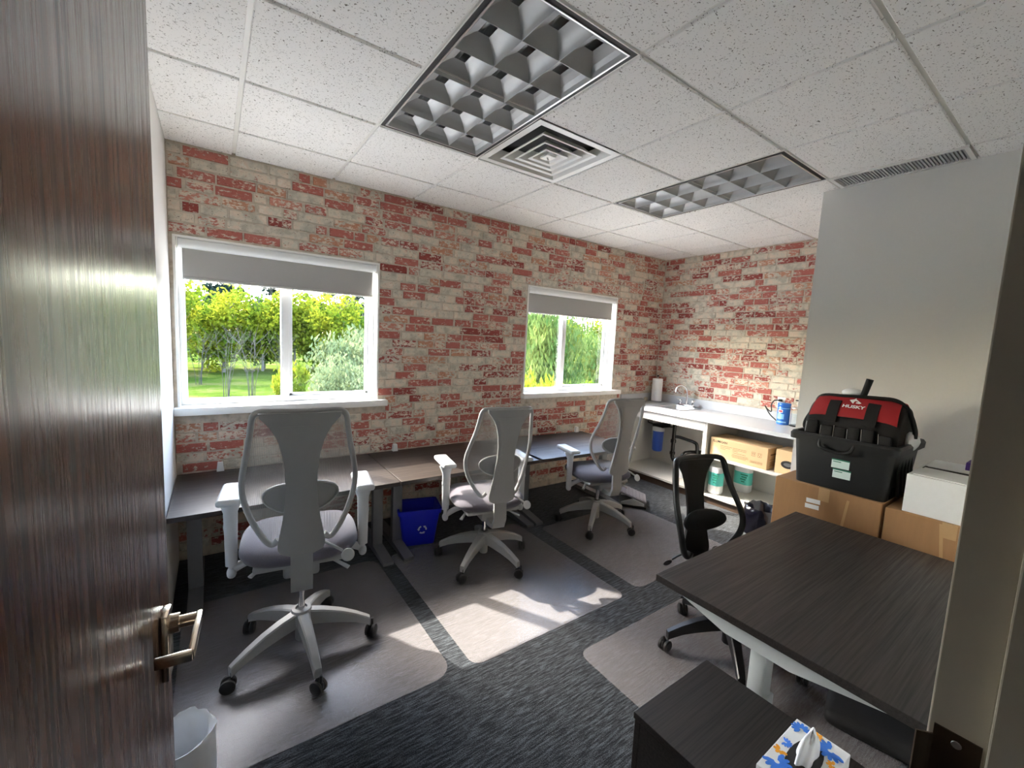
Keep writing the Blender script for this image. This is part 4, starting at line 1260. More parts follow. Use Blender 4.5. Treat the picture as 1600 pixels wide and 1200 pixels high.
# ------------------------------------------------------------------ sink counter along the right brick wall
CT = 0.87
ct = thing('worktop', 'long white worktop with backsplash along the brick wall', 'counter', (4.38, 2.34, CT))
SK = (4.20, 4.62, 2.70, 3.06)          # sink cut-out x0,x1,y0,y1
g = G()
for x0, x1, y0, y1 in [(4.035, SK[0], 1.262, 3.408), (SK[1], 4.713, 1.262, 3.408), (SK[0], SK[1], 1.262, SK[2]), (SK[0], SK[1], SK[3], 3.408)]:
    g.box(x0-4.38, x1-4.38, y0-2.34, y1-2.34, -0.038, 0.0)
g.build('slab', MAT['counter'], ct)
G().obox((4.700-4.38, (1.262+3.408)/2-2.34, 0.05), (0.022, 2.146, 0.10), bev=0.002).build('backsplash', MAT['counter'], ct)
G().obox(((4.035+4.688)/2-4.38, 3.397-2.34, 0.05), (0.653, 0.022, 0.10), bev=0.002).build('backsplash', MAT['counter'], ct)

sc = thing('sink_cabinet', 'open white base cabinet under the sink with exposed plumbing', 'cabinet', (4.07, 2.31, 0))
G().box(0, 0.62, 0.018, 1.08, 0.078, 0.098).build('bottom_panel', MAT['laminate_white'], sc)
G().box(0.625, 0.64, 0.018, 1.095, 0.078, 0.832).build('back_panel', MAT['laminate_white'], sc)
G().box(0, 0.62, 1.08, 1.097, 0.0, 0.832).build('side_panel', MAT['laminate_white'], sc)
G().box(0.0, 0.62, 0.0, 0.018, 0.0, 0.832).build('side_panel', MAT['laminate_white'], sc)
G().box(0, 0.018, 0.018, 1.08, 0.735, 0.831).build('apron', MAT['laminate_white'], sc)
G().box(0.03, 0.045, 0.018, 1.08, 0.0, 0.078).build('toe_kick', MAT['toekick'], sc)

sh = thing('shelf_cabinet', 'open white base cabinet with one shelf holding cartons', 'cabinet', (4.07, 1.264, 0))
G().box(0, 0.62, 0.018, 1.026, 0.078, 0.098).build('bottom_panel', MAT['laminate_white'], sh)
G().box(0.625, 0.64, 0.0, 1.044, 0.078, 0.832).build('back_panel', MAT['laminate_white'], sh)
G().box(0, 0.62, 0.0, 0.018, 0.0, 0.832).build('side_panel', MAT['laminate_white'], sh)
G().box(0, 0.62, 1.026, 1.044, 0.0, 0.832).build('side_panel', MAT['laminate_white'], sh)
G().box(0.0, 0.62, 0.018, 1.026, 0.470, 0.492).build('shelf', MAT['laminate_white'], sh)
G().box(0.03, 0.045, 0.0, 1.044, 0.0, 0.078).build('toe_kick', MAT['toekick'], sh)

# sink and tap
sk = thing('sink', 'small stainless steel drop-in sink in the worktop', 'sink', ((SK[0]+SK[1])/2, (SK[2]+SK[3])/2, CT))
hx_, hy_ = (SK[1]-SK[0])/2, (SK[3]-SK[2])/2
def rr_(a, b, r, z, n=5):
    o = []
    for cx, cy, a0 in ((a-r, b-r, 0), (-a+r, b-r, 90), (-a+r, -b+r, 180), (a-r, -b+r, 270)):
        for k in range(n):
            t = math.radians(a0+90*k/(n-1)); o.append((cx+r*math.cos(t), cy+r*math.sin(t), z))
    return o
def loft(rings, cap=True):
    g = G(); n = len(rings[0])
    vs = [p for q_ in rings for p in q_]; fs = []
    for i in range(len(rings)-1):
        for j in range(n):
            k = (j+1) % n
            fs.append((i*n+j, i*n+k, (i+1)*n+k, (i+1)*n+j))
    if cap: fs.append(tuple((len(rings)-1)*n+j for j in range(n)))
    return g.add(vs, fs)
loft([rr_(hx_+0.012, hy_+0.012, 0.03, 0.0005), rr_(hx_+0.012, hy_+0.012, 0.03, 0.004), rr_(hx_-0.025, hy_-0.022, 0.05, 0.004),
      rr_(hx_-0.03, hy_-0.027, 0.05, -0.01), rr_(hx_-0.04, hy_-0.037, 0.05, -0.13), rr_(0.05, 0.05, 0.03, -0.145)]).build('basin', MAT['steel'], sk, smooth=40)
G().lathe([(0.0, -0.1445), (0.03, -0.1445), (0.034, -0.141), (0.036, -0.1445)], (0, 0, 0), 18).build('drain', MAT['chrome'], sk, smooth=40)
fc = thing('faucet', 'chrome gooseneck faucet with two handles behind the sink', 'faucet', (4.610, 2.88, CT+0.0045))
G().obox((0, 0, 0.012), (0.05, 0.21, 0.024), bev=0.009, seg=3).build('base_plate', MAT['chrome'], fc, smooth=50)
pts = smoothcurve([(0, 0, 0.02), (0, 0, 0.14), (-0.012, 0.012, 0.21), (-0.055, 0.045, 0.245), (-0.1, 0.075, 0.225), (-0.112, 0.083, 0.165)], 6)
G().tube(pts, [0.011]*(len(pts)-3)+[0.012, 0.0135, 0.0135], 12).build('spout', MAT['chrome'], fc, smooth=60)
for s in (-1, 1):
    h = G().lathe([(0.018, 0.02), (0.016, 0.045), (0.02, 0.055), (0.013, 0.075)], (0, s*0.08, 0), 14)
    h.tube([(0, s*0.08, 0.066), (-0.018, s*0.115, 0.078)], [0.008, 0.005], 8)
    h.build('tap_handle', MAT['chrome'], fc, smooth=50)

# paper towel on its holder
pt_ = thing('paper_towel_holder', 'white paper towel roll on an upright holder in the counter corner', 'paper towel', (4.565, 3.275, CT))
G().lathe([(0.075, 0.0), (0.078, 0.004), (0.075, 0.012), (0.0, 0.014)], (0, 0, 0), 24).build('base', MAT['steel'], pt_, smooth=40)
G().tube([(0, 0, 0.01), (0, 0, 0.325)], 0.007, 10).build('post', MAT['steel'], pt_)
G().ellipsoid((0, 0, 0.332), (0.012, 0.012, 0.012)).build('knob', MAT['black'], pt_, smooth=60)
G().lathe([(0.02, 0.018), (0.062, 0.018), (0.063, 0.022), (0.063, 0.294), (0.062, 0.298), (0.02, 0.298)], (0, 0, 0), 28).build('paper_roll', MAT['paper'], pt_, smooth=40)
tag(G().obox((4.49, 3.375, CT+0.026), (0.05, 0.03, 0.05), bev=0.008, seg=3).build('dish_sponge', MAT['strip'], smooth=50), 'small cream sponge beside the paper towel roll', 'sponge')

# wipes canister, coffee press, outlet with plugs
wc = thing('wipes_canister', 'blue cleaning wipes canister on the worktop', 'canister', (4.545, 1.80, CT))
G().lathe([(0.050, 0.0), (0.054, 0.004), (0.054, 0.175), (0.051, 0.18)], (0, 0, 0), 26).build('body', MAT['canister'], wc, smooth=40)
G().lathe([(0.0545, 0.178), (0.056, 0.182), (0.056, 0.205), (0.052, 0.21), (0.0, 0.212)], (0, 0, 0), 26).build('lid', MAT['canister'], wc, smooth=40)
def wrap(r, a0, a1, z0, z1, th=0.0006, n=8):
    g = G()
    vs = []; fs = []
    for i in range(n+1):
        a = a0+(a1-a0)*i/n
        for rad in (r, r+th):
            for z in (z0, z1):
                vs.append((rad*math.cos(a), rad*math.sin(a), z))
    for i in range(n):
        b = i*4; c = b+4
        fs += [(b+2, c+2, c+3, b+3), (b, b+1, c+1, c), (b+1, b+3, c+3, c+1), (b, c, c+2, b+2)]
    fs += [(0, 2, 3, 1), (n*4, n*4+1, n*4+3, n*4+2)]
    return g.add(vs, fs)
vd = math.atan2(-1.80, -4.545)
wrap(0.0541, 0, 2*PI, 0.158, 0.164, n=26).build('band', MAT['canister_pale'], wc)
wrap(0.0541, vd-0.95, vd-0.15, 0.118, 0.146).build('label', MAT['paper'], wc)
wrap(0.0548, vd-0.85, vd-0.25, 0.122, 0.141).build('label', MAT['red_print'], wc)
wrap(0.0541, vd-1.1, vd+0.1, 0.055, 0.105).build('label', MAT['canister_pale'], wc)
wrap(0.0541, vd-1.1, vd+0.5, 0.02, 0.034).build('label', MAT['canister_pale'], wc)
cp = thing('coffee_press', 'glass coffee press with black handle next to the partition', 'coffee press', (4.545, 1.688, CT))
G().lathe([(0.052, 0.0), (0.052, 0.008), (0.048, 0.012), (0.0, 0.012)], (0, 0, 0), 20).build('base', MAT['black'], cp)
G().lathe([(0.045, 0.014), (0.045, 0.165), (0.047, 0.172), (0.0445, 0.172), (0.043, 0.165), (0.043, 0.016)], (0, 0, 0), 22).build('beaker', MAT['glass'], cp, smooth=40)
G().lathe([(0.048, 0.172), (0.047, 0.18), (0.03, 0.188), (0.0, 0.19)], (0, 0, 0), 20).build('lid', MAT['steel'], cp, smooth=40)
G().tube([(0, 0, 0.188), (0, 0, 0.245)], 0.003, 8).build('plunger_rod', MAT['steel'], cp)
G().obox((0, 0, 0.25), (0.035, 0.035, 0.012), bev=0.005).build('plunger_knob', MAT['black'], cp, smooth=50)
g = G().tube([(-0.035, -0.04, 0.155), (-0.05, -0.058, 0.155), (-0.052, -0.062, 0.06), (-0.05, -0.058, 0.02), (-0.034, -0.038, 0.02)], 0.008, 8)
g.build('handle', MAT['black'], cp, smooth=60)
ol = thing('wall_outlet', 'white electrical outlet plate on the brick wall above the worktop', 'outlet', (XR-0.005, 1.90, 1.06))
G().obox((0, 0, 0), (0.006, 0.072, 0.115), bev=0.002).build('plate', MAT['white_trim'], ol)
for z in (0.024, -0.024):
    G().obox((-0.004, 0, z), (0.003, 0.034, 0.028), bev=0.001).build('socket', MAT['paper'], ol)
pl = thing('plug_cord', 'black plug with looped cord in the wall outlet', 'cord', (XR-0.03, 1.90, 1.085))
G().obox((0.006, 0, 0), (0.03, 0.03, 0.026), bev=0.005).build('plug', MAT['black'], pl, smooth=50)
pts = smoothcurve([(-0.005, 0.005, 0), (-0.03, 0.04, -0.005), (-0.04, 0.06, -0.05), (-0.04, 0.055, -0.12), (-0.05, 0.09, -0.10), (-0.05, 0.115, -0.07), (-0.055, 0.10, -0.09), (-0.07, 0.05, -0.15), (-0.08, -0.02, -0.2)], 6)
G().tube(pts, 0.0055, 8).build('cord', MAT['black'], pl, smooth=60)

# plumbing
wf = thing('water_filter', 'blue water filter housing mounted under the sink', 'water filter', (4.52, 3.17, 0.27))
G().lathe([(0.0, 0.0), (0.05, 0.002), (0.062, 0.02), (0.066, 0.24), (0.068, 0.255), (0.0, 0.255)], (0, 0, 0), 24).build('housing', MAT['filter_blue'], wf, smooth=40)
G().lathe([(0.068, 0.255), (0.072, 0.26), (0.07, 0.295), (0.055, 0.305), (0.0, 0.305)], (0, 0, 0), 24).build('cap', MAT['vinyl'], wf, smooth=40)
g = G().obox((0.05, 0, 0.32), (0.15, 0.16, 0.035), bev=0.006); g.obox((0.16, 0, 0.36), (0.06, 0.1, 0.08), bev=0.006)
g.build('bracket', MAT['black'], wf, smooth=40)
G().tube([(0.0, 0.08, 0.325), (0.0, 0.16, 0.335), (0.05, 0.2, 0.34)], 0.008, 8).build('hose', MAT['black'], wf, smooth=60)
G().tube([(0.0, -0.08, 0.325), (0.0, -0.2, 0.34), (0.04, -0.25, 0.45)], 0.009, 8).build('hose', MAT['black'], wf, smooth=60)
dp = thing('drain_pipe', 'black trap and drain pipes under the sink', 'pipe', (4.41, 2.88, 0.25))
pts = [(0, 0, 0.475), (0, 0, 0.08)]+[(0, -0.065+0.065*math.cos(a), 0.05-0.065*math.sin(a)) for a in [i*PI/8 for i in range(9)]]+[(0.01, -0.13, 0.085), (0.03, -0.15, 0.11), (0.08, -0.18, 0.12), (0.2, -0.26, 0.125), (0.27, -0.26, 0.125)]
G().tube(pts, 0.022, 12).build('trap', MAT['pvc_black'], dp, smooth=60)
G().lathe([(0.028, 0.0), (0.031, 0.003), (0.031, 0.037), (0.028, 0.04)], (0, 0, 0.20), 16).build('slip_nut', MAT['pvc_black'], dp)
G().lathe([(0.028, 0.0), (0.031, 0.003), (0.031, 0.03), (0.028, 0.033)], (0, 0, 0.06), 16).build('slip_nut', MAT['pvc_black'], dp)
G().lathe([(0.012, 0.0), (0.03, 0.01), (0.032, 0.022), (0.012, 0.024)], (0, 0, 0.46), 16).build('tailpiece', MAT['chrome'], dp)
pts = smoothcurve([(0.02, 0.0, 0.27), (0.05, -0.04, 0.27), (0.08, -0.12, 0.255), (0.08, -0.21, 0.245), (0.08, -0.25, 0.22), (0.08, -0.262, 0.12)], 5)
G().tube(pts, 0.019, 12).build('branch_pipe', MAT['pvc_black'], dp, smooth=60)
ph = thing('pipe_insulation', 'dark insulated pipe behind the sink apron', 'pipe', (4.55, 2.55, 0.66))
G().tube([(0.0, -0.2, -0.01), (0.0, 0.12, 0.0)], 0.028, 12).build('sleeve', MAT['black_soft'], ph, smooth=60)
G().tube([(0.0, 0.12, 0.0), (0.0, 0.19, 0.02), (0.05, 0.22, 0.03), (0.148, 0.22, 0.03)], 0.01, 10).build('pipe_end', MAT['black'], ph, smooth=60)
G().tube([(0.0, -0.2, -0.01), (0.0, -0.219, -0.01)], 0.012, 10).build('pipe_end', MAT['black'], ph, smooth=60)
# white jug on the cabinet floor under the trap
jg = thing('cleaner_jug', 'white translucent plastic jug standing below the trap', 'jug', (4.36, 2.66, 0.098))
loft([rr_(0.05, 0.065, 0.02, 0.0), rr_(0.058, 0.075, 0.025, 0.02), rr_(0.058, 0.075, 0.025, 0.12), rr_(0.045, 0.055, 0.02, 0.17), rr_(0.022, 0.022, 0.012, 0.2), rr_(0.02, 0.02, 0.012, 0.215)]).build('body', MAT['liner_white'], jg, smooth=50)
G().lathe([(0.024, 0.215), (0.024, 0.24), (0.0, 0.242)], (0, 0, 0), 14).build('cap', MAT['paper'], jg)

# cartons and packs on the shelves
def carton(name, label, x0, x1, y0, y1, z0, z1, mat, tape=True):
    c = thing(name, label, 'box', ((x0+x1)/2, (y0+y1)/2, z0))
    hx, hy, h = (x1-x0)/2, (y1-y0)/2, z1-z0
    G().obox((0, 0, h/2), (2*hx, 2*hy, h), bev=0.003, seg=1).build('body', mat, c)
    if tape:
        G().box(-hx-0.0006, hx+0.0006, -0.025, 0.025, h-0.0002, h+0.0006).build('tape', MAT['tape'], c)
        for s in (-1, 1):
            a, b = (s*hx-0.0007, s*hx+0.0007)
            G().box(min(a, b), max(a, b), -0.025, 0.025, h-0.07, h+0.0004).build('tape', MAT['tape'], c)
    return c, hx, hy, h
c, hx, hy, h = carton('carton', 'long printed cardboard box on the cabinet shelf', 4.105, 4.40, 1.715, 2.262, 0.4925, 0.690, MAT['carton_pale'], tape=False)
FX = lambda y, z, t=0.0: Matrix(((0, 0, -1, -hx-0.0003), (-1, 0, 0, y), (0, 1, 0, z), (0, 0, 0, 1)))   # text on the -x face
text_mesh('print', 'ELUMIGAN', 0.030, MAT['black_print'], c, FX(0.175, 0.162), bold=0.0006)
g = G()
for k, (y, z, w) in enumerate([(0.11, 0.128, 0.12), (0.12, 0.113, 0.10), (0.14, 0.098, 0.05), (-0.02, 0.130, 0.13), (-0.02, 0.116, 0.13), (0.02, 0.102, 0.05),
                               (-0.02, 0.084, 0.12), (-0.03, 0.066, 0.15), (-0.03, 0.054, 0.16), (-0.02, 0.042, 0.13)]):
    g.box(-hx-0.0008, -hx-0.0002, y-w/2, y+w/2, z-0.0018, z+0.0018)
g.build('print', MAT['brown_print'], c)
g = G()
for yy in (-0.150, -0.205):
    for a, b, z0, z1 in ((yy-0.018, yy+0.018, 0.135, 0.138), (yy-0.018, yy+0.018, 0.100, 0.103), (yy-0.018, yy-0.016, 0.10, 0.138), (yy+0.016, yy+0.018, 0.10, 0.138)):
        g.box(-hx-0.0008, -hx-0.0002, a, b, z0, z1)
for yy in (-0.143, -0.157):
    g.box(-hx-0.0008, -hx-0.0002, yy-0.0018, yy+0.0018, 0.108, 0.130); g.box(-hx-0.0008, -hx-0.0002, yy-0.005, yy+0.005, 0.122, 0.125)
for k in range(3):
    a = k*2*PI/3+0.3
    g.obox((-hx-0.0005, -0.205+0.010*math.cos(a), 0.119+0.010*math.sin(a)), (0.0006, 0.013, 0.004), RX(a+PI/2))
for z0, z1 in ((0.054, 0.056), (0.034, 0.036)): g.box(-hx-0.0008, -hx-0.0002, -0.235, -0.125, z0, z1)
for y0_ in (-0.235, -0.127): g.box(-hx-0.0008, -hx-0.0002, y0_, y0_+0.002, 0.034, 0.056)
for k in range(20): g.box(-hx-0.0008, -hx-0.0002, -0.23+k*0.005, -0.23+k*0.005+0.0022, 0.040, 0.050)
g.build('symbols', MAT['brown_print'], c)
g = G(); g.box(-0.09, 0.06, -hy-0.0008, -hy-0.0002, 0.125, 0.140)
for z in (0.03, 0.045, 0.06, 0.085): g.box(-0.1, 0.08, -hy-0.0008, -hy-0.0002, z, z+0.004)
g.build('print', MAT['brown_print'], c)
c, hx, hy, h = carton('carton', 'small cardboard box with an oval emblem at the shelf end', 4.12, 4.34, 1.31, 1.655, 0.4925, 0.705, MAT['carton_pale'], tape=False)
ov = [(0.055*math.cos(a), 0.035*math.sin(a)) for a in [i*2*PI/24 for i in range(24)]]
G().prism(ov, lambda a, b, t: (-hx-t, 0.07+a, 0.09+b), 0.0001, 0.0009).build('emblem', MAT['black_print'], c)
G().prism([(p*0.6, q_*0.45) for p, q_ in ov], lambda a, b, t: (-hx-t, 0.07+a, 0.09+b), 0.0009, 0.0014).build('emblem', MAT['steel'], c)
def towel_pack(label, x, y, w, d, hgt):
    p = thing('paper_towel_pack', label, 'paper towels', (x, y, 0.0985), group='wrapped paper towel rolls')
    loft([rr_(w*0.85, d*0.85, 0.04, 0.0), rr_(w, d, 0.05, 0.02), rr_(w, d, 0.05, hgt-0.02), rr_(w*0.8, d*0.8, 0.04, hgt)]).build('wrapper', MAT['liner_white'], p, smooth=50)
    g = loft([rr_(w+0.0006, d+0.0006, 0.05, hgt*0.32), rr_(w+0.0006, d+0.0006, 0.05, hgt*0.80)], cap=False); g.build('teal_band', MAT['teal_print'], p, smooth=50)
    g = G()
    for k in range(4): g.box(-w-0.0014, -w-0.0002, -d*0.5-0.01*k, -d*0.1+0.01*(k % 2), hgt*(0.42+0.09*k), hgt*(0.46+0.09*k))
    g.build('print', MAT['green_print'], p)
    return p
towel_pack('wrapped white and teal paper towel pack at the cabinet front', 4.19, 2.212, 0.065, 0.065, 0.28)
towel_pack('wrapped white and teal paper towel pack deeper in the cabinet', 4.52, 2.10, 0.06, 0.085, 0.27)

# ------------------------------------------------------------------ stacked boxes by the partition
carton('moving_box', 'lower cardboard box hidden under the box with the black tote', 2.70, 3.32, 0.585, 1.06, 0.0, 0.435, MAT['carton'])
carton('moving_box', 'lower cardboard box behind the side desk beneath the white box', 2.70, 3.32, 0.11, 0.562, 0.0, 0.425, MAT['carton'])
c, hx, hy, h = carton('moving_box', 'brown cardboard box with two white stickers under the black tote', 2.685, 3.33, 0.578, 1.065, 0.436, 0.845, MAT['carton'])
for dz in (0.0, -0.032):
    G().obox((-hx-0.0005, 0.045+dz*-0.1, 0.325+dz), (0.0008, 0.066, 0.024), RX(-0.05)).build('sticker', MAT['paper'], c)
G().obox((-hx-0.0005, -0.1, 0.30), (0.0008, 0.012, 0.16), RX(0.1)).build('tape', MAT['tape'], c)
c, hx, hy, h = carton('moving_box', 'brown cardboard box under the white box beside the door frame', 2.69, 3.33, 0.115, 0.567, 0.426, 0.836, MAT['carton'])
G().obox((-hx-0.0005, 0.02, 0.32), (0.0008, 0.012, 0.16), RX(-0.1)).build('tape', MAT['tape'], c)

# black tote
tt = thing('storage_tote', 'black plastic tote with two pale labels on the cardboard box', 'tote', (2.93, 0.78, 0.8452))
rings = [rr_(0.215, 0.200, 0.03, 0.0), rr_(0.235, 0.222, 0.03, 0.27), rr_(0.235, 0.222, 0.03, 0.272), rr_(0.228, 0.215, 0.03, 0.272), rr_(0.209, 0.194, 0.03, 0.006)]
loft(rings).build('body', MAT['tote'], tt, smooth=30)
g = loft([rr_(0.234, 0.221, 0.03, 0.245), rr_(0.252, 0.240, 0.03, 0.245), rr_(0.254, 0.242, 0.03, 0.275), rr_(0.246, 0.234, 0.03, 0.288), rr_(0.230, 0.217, 0.03, 0.288), rr_(0.228, 0.215, 0.03, 0.27)], cap=False)
g.build('rim', MAT['tote'], tt, smooth=30)
for k in range(5):
    G().obox((-0.05+0.06*k-0.06, -0.216, 0.13), (0.014, 0.012, 0.22), RX(-0.08), bev=0.003).build('rib', MAT['tote'], tt)
G().tube(smoothcurve([(-0.246, 0.09, 0.262), (-0.262, 0.08, 0.225), (-0.262, 0.0, 0.21), (-0.262, -0.05, 0.225), (-0.246, -0.06, 0.262)], 5), 0.008, 8).build('handle', MAT['tote'], tt, smooth=60)
for (y, z) in ((-0.008, 0.148), (-0.018, 0.096)):
    lb = G().obox((-0.2285-0.0, y, z), (0.001, 0.078, 0.046), RY(0.075) @ RX(-0.02)).build('label', MAT['label_pale'], tt)
    g = G().obox((-0.2287, y, z+0.021), (0.0014, 0.080, 0.006), RY(0.075)); g.obox((-0.2287, y+0.015, z+0.010), (0.0016, 0.035, 0.004), RY(0.075))
    g.build('label_print', MAT['green_print'], lb)

# tool bag standing in the tote
tbg = thing('tool_bag', 'black and red canvas tool bag with white lettering sitting in the tote', 'tool bag', (2.93, 0.78, 0.852))
half = [(-0.15, 0.0), (-0.158, 0.10), (-0.16, 0.22), (-0.155, 0.31), (-0.138, 0.385), (-0.105, 0.445), (-0.06, 0.478), (-0.02, 0.488)]
hc = [(p.x, p.y) for p in smoothcurve([(x, z, 0) for x, z in half], 4)]
prof = hc+[(-x, z) for x, z in reversed(hc)]
YS = [(-0.205, 0.70), (-0.20, 0.84), (-0.18, 0.94), (-0.14, 0.995), (-0.07, 1.02), (0.0, 1.02), (0.07, 1.0), (0.14, 0.975), (0.18, 0.92), (0.2, 0.82), (0.205, 0.68)]
def squash(y):
    for (y0, k0), (y1, k1) in zip(YS, YS[1:]):
        if y <= y1: return k0+(k1-k0)*max(0.0, (y-y0)/(y1-y0))
    return YS[-1][1]
def bag_pt(s, y, d):
    """front profile point, s in 0..1 along the half profile, d outwards"""
    f = min(max(s, 0.0), 0.9999)*(len(hc)-1); i = int(f); t = f-i
    x = hc[i][0]*(1-t)+hc[i+1][0]*t; z = hc[i][1]*(1-t)+hc[i+1][1]*t
    tx_, tz_ = hc[i+1][0]-hc[i][0], hc[i+1][1]-hc[i][1]
    l = math.hypot(tx_, tz_)
    k = squash(y)
    z = z if z < 0.28 else 0.28+(z-0.28)*k
    return ((x-d*tz_/l)*(0.88+0.12*min(1, k)), y, z+d*tx_/l)
vs = []; fs = []
for y, k in YS:
    for i, (x, z) in enumerate(prof):
        n_ = len(hc)-1
        if i <= n_: p = bag_pt(i/n_, y, 0)
        else:
            p = bag_pt((len(prof)-1-i)/n_, y, 0); p = (-p[0], p[1], p[2])
        vs.append(p)
n = len(prof)
for i in range(len(YS)-1):
    for j in range(n):
        k = (j+1) % n
        fs.append((i*n+j, i*n+k, (i+1)*n+k, (i+1)*n+j))
fs += [tuple(range(n)), tuple((len(YS)-1)*n+j for j in range(n))]
G().add(vs, fs).build('body', MAT['bag_black'], tbg, smooth=50)
def shell(s0, s1, y0, y1, d0, d1, sgn=1, ns=8, ny=12, taper=0.0):
    g = G()
    def P(u, v, d):
        yc = (y0+y1)/2; s_ = s0+(s1-s0)*v
        p = bag_pt(s_, yc+(y0+(y1-y0)*u-yc)*(1-taper*v), d)
        return (sgn*p[0], p[1], p[2])
    a = G().grid(ny, ns, lambda u, v: P(u, v, d1)); g.add(a.v, a.f)
    per = [(i/ny, 0) for i in range(ny)]+[(1, j/ns) for j in range(ns)]+[(1-i/ny, 1) for i in range(ny)]+[(0, 1-j/ns) for j in range(ns)]
    m = len(per)
    vs = [P(u, v, d1) for u, v in per]+[P(u, v, d0) for u, v in per]
    g.add(vs, [(i, (i+1) % m, m+(i+1) % m, m+i) for i in range(m)])
    return g
shell(0.565, 0.90, -0.192, 0.192, 0.0, 0.007, taper=0.06).build('front_panel', MAT['bag_red'], tbg, smooth=50)
shell(0.565, 0.90, -0.192, 0.192, 0.0, 0.007, -1, taper=0.06).build('rear_panel', MAT['bag_red'], tbg, smooth=50)
for y in (0.085, -0.085):
    shell(0.5, 0.76, y-0.026, y+0.026, 0.006, 0.012, ny=3).build('strap', MAT['bag_black'], tbg, smooth=50)
p0, p1 = Vector(bag_pt(0.66, 0.0, 0.0085)), Vector(bag_pt(0.80, 0.0, 0.0085))
du = (p1-p0).normalized()
ux, uz = du.x, du.z
def slope(y, s, d):
    return (p0.x+ux*s-uz*d, y, p0.z+uz*s+ux*d)
for k, y in enumerate((-0.16, -0.09, -0.03, 0.03, 0.09, 0.16)):
    w = 0.028
    G().obox((-0.166, y, 0.235+0.01*(k % 3)), (0.024, 2*w-0.004, 0.17+0.02*(k % 2)), RY(0.03), bev=0.009, seg=2).build('pocket', MAT['bag_black'], tbg, smooth=40)
    G().tube([(-0.174, y+w, 0.325+0.01*(k % 2)), (-0.178, y+w+0.004*(k-3), 0.16)], 0.0012, 5).build('piping', MAT['grille'], tbg)
zp = smoothcurve([(-0.02, 0.215, 0.34), (-0.02, 0.205, 0.42), (-0.04, 0.17, 0.478), (-0.055, 0.06, 0.490), (-0.055, -0.08, 0.498), (-0.04, -0.16, 0.492), (-0.02, -0.205, 0.44), (-0.02, -0.235, 0.36), (-0.02, -0.24, 0.31)], 6)
G().tube(zp, 0.011, 8).build('zip_edge', MAT['bag_black'], tbg, smooth=60)
G().tube(smoothcurve([(-0.03, 0.212, 0.40), (-0.05, 0.235, 0.34), (-0.05, 0.245, 0.30), (-0.045, 0.24, 0.27)], 5), 0.007, 8).build('strap_end', MAT['bag_black'], tbg, smooth=60)
def logo_mtx(y, s):
    p = slope(y, s, 0.0022)
    return Matrix(((0, ux, -uz, p[0]), (-1, 0, 0, p[1]), (0, uz, ux, p[2]), (0, 0, 0, 1)))
text_mesh('lettering', 'HUSKY', 0.027, MAT['white_print'], tbg, logo_mtx(0.0, 0.012), bold=0.0008, width=1.15)
em = [(0.032, 0.0), (0.012, 0.016), (0.002, 0.024), (-0.002, 0.034), (-0.010, 0.024), (-0.032, 0.016), (-0.014, -0.004), (-0.008, -0.010), (-0.006, 0.006), (-0.001, 0.013), (0.01, 0.011), (0.018, 0.006), (0.006, 0.004), (0.004, -0.004), (0.022, -0.006)]
G().prism(em, lambda a, b, t: slope(-a*0.85, 0.042+b*0.9, t), 0.0018, 0.003).build('emblem', MAT['white_print'], tbg)
G().tube([(0.0, 0.01, 0.42), (0.0, -0.025, 0.592)], [0.014, 0.017], 12).build('handle_holder', MAT['bag_black'], tbg, smooth=50)['label'] = 'black tool handle grip sticking out of the bag'
g = G().ellipsoid((0.05, 0.06, 0.505), (0.04, 0.05, 0.025), 1.0, 12, 8, lambda p: p*(1+0.15*math.sin(40*p.x)*math.cos(31*p.y)))
g.build('plastic_wrap', MAT['liner_white'], tbg, smooth=60)
g = G().ellipsoid((0.0, -0.225, 0.29), (0.05, 0.03, 0.05), 1.0, 12, 8, lambda p: p*(1+0.2*math.sin(60*p.x)*math.cos(51*p.z)))
g.build('plastic_wrap', MAT['liner_white'], tbg, smooth=60)

wb = thing('white_box', 'plain white cardboard box beside the black tote', 'box', (2.98, 0.33, 0.8364))
G().obox((0, 0, 0.0915), (0.55, 0.36, 0.183), bev=0.002, seg=1).build('body', MAT['paper'], wb)
g = G().obox((-0.155, 0.06, 0.1855), (0.215, 0.20, 0.004), RX(0.01)); g.build('flap', MAT['paper'], wb)
G().obox((0.12, 0.05, 0.1855), (0.22, 0.22, 0.004), RX(-0.01)).build('flap', MAT['paper'], wb)
G().box(-0.05, 0.02, -0.04, 0.17, 0.1835, 0.1845).build('slot_shade', MAT['black_print'], wb)  # thin black sheet painted as the shaded gap between the flaps
tx = thing('tissue_box', 'purple tissue box with a white tissue on the white box', 'tissue box', (3.13, 0.335, 1.0232))
G().obox((0, -0.02, 0.02), (0.11, 0.11, 0.04), bev=0.002).build('carton', MAT['purple'], tx)
G().grid(20, 6, lambda u, v: ((0.05*(1-v)+0.01)*math.cos(2*PI*u), -0.02+(0.04*(1-v)+0.006)*math.sin(2*PI*u), 0.038+0.075*v+0.006*math.sin(6*PI*u)*v)).build('tissue', MAT['tissue'], tx, smooth=80)

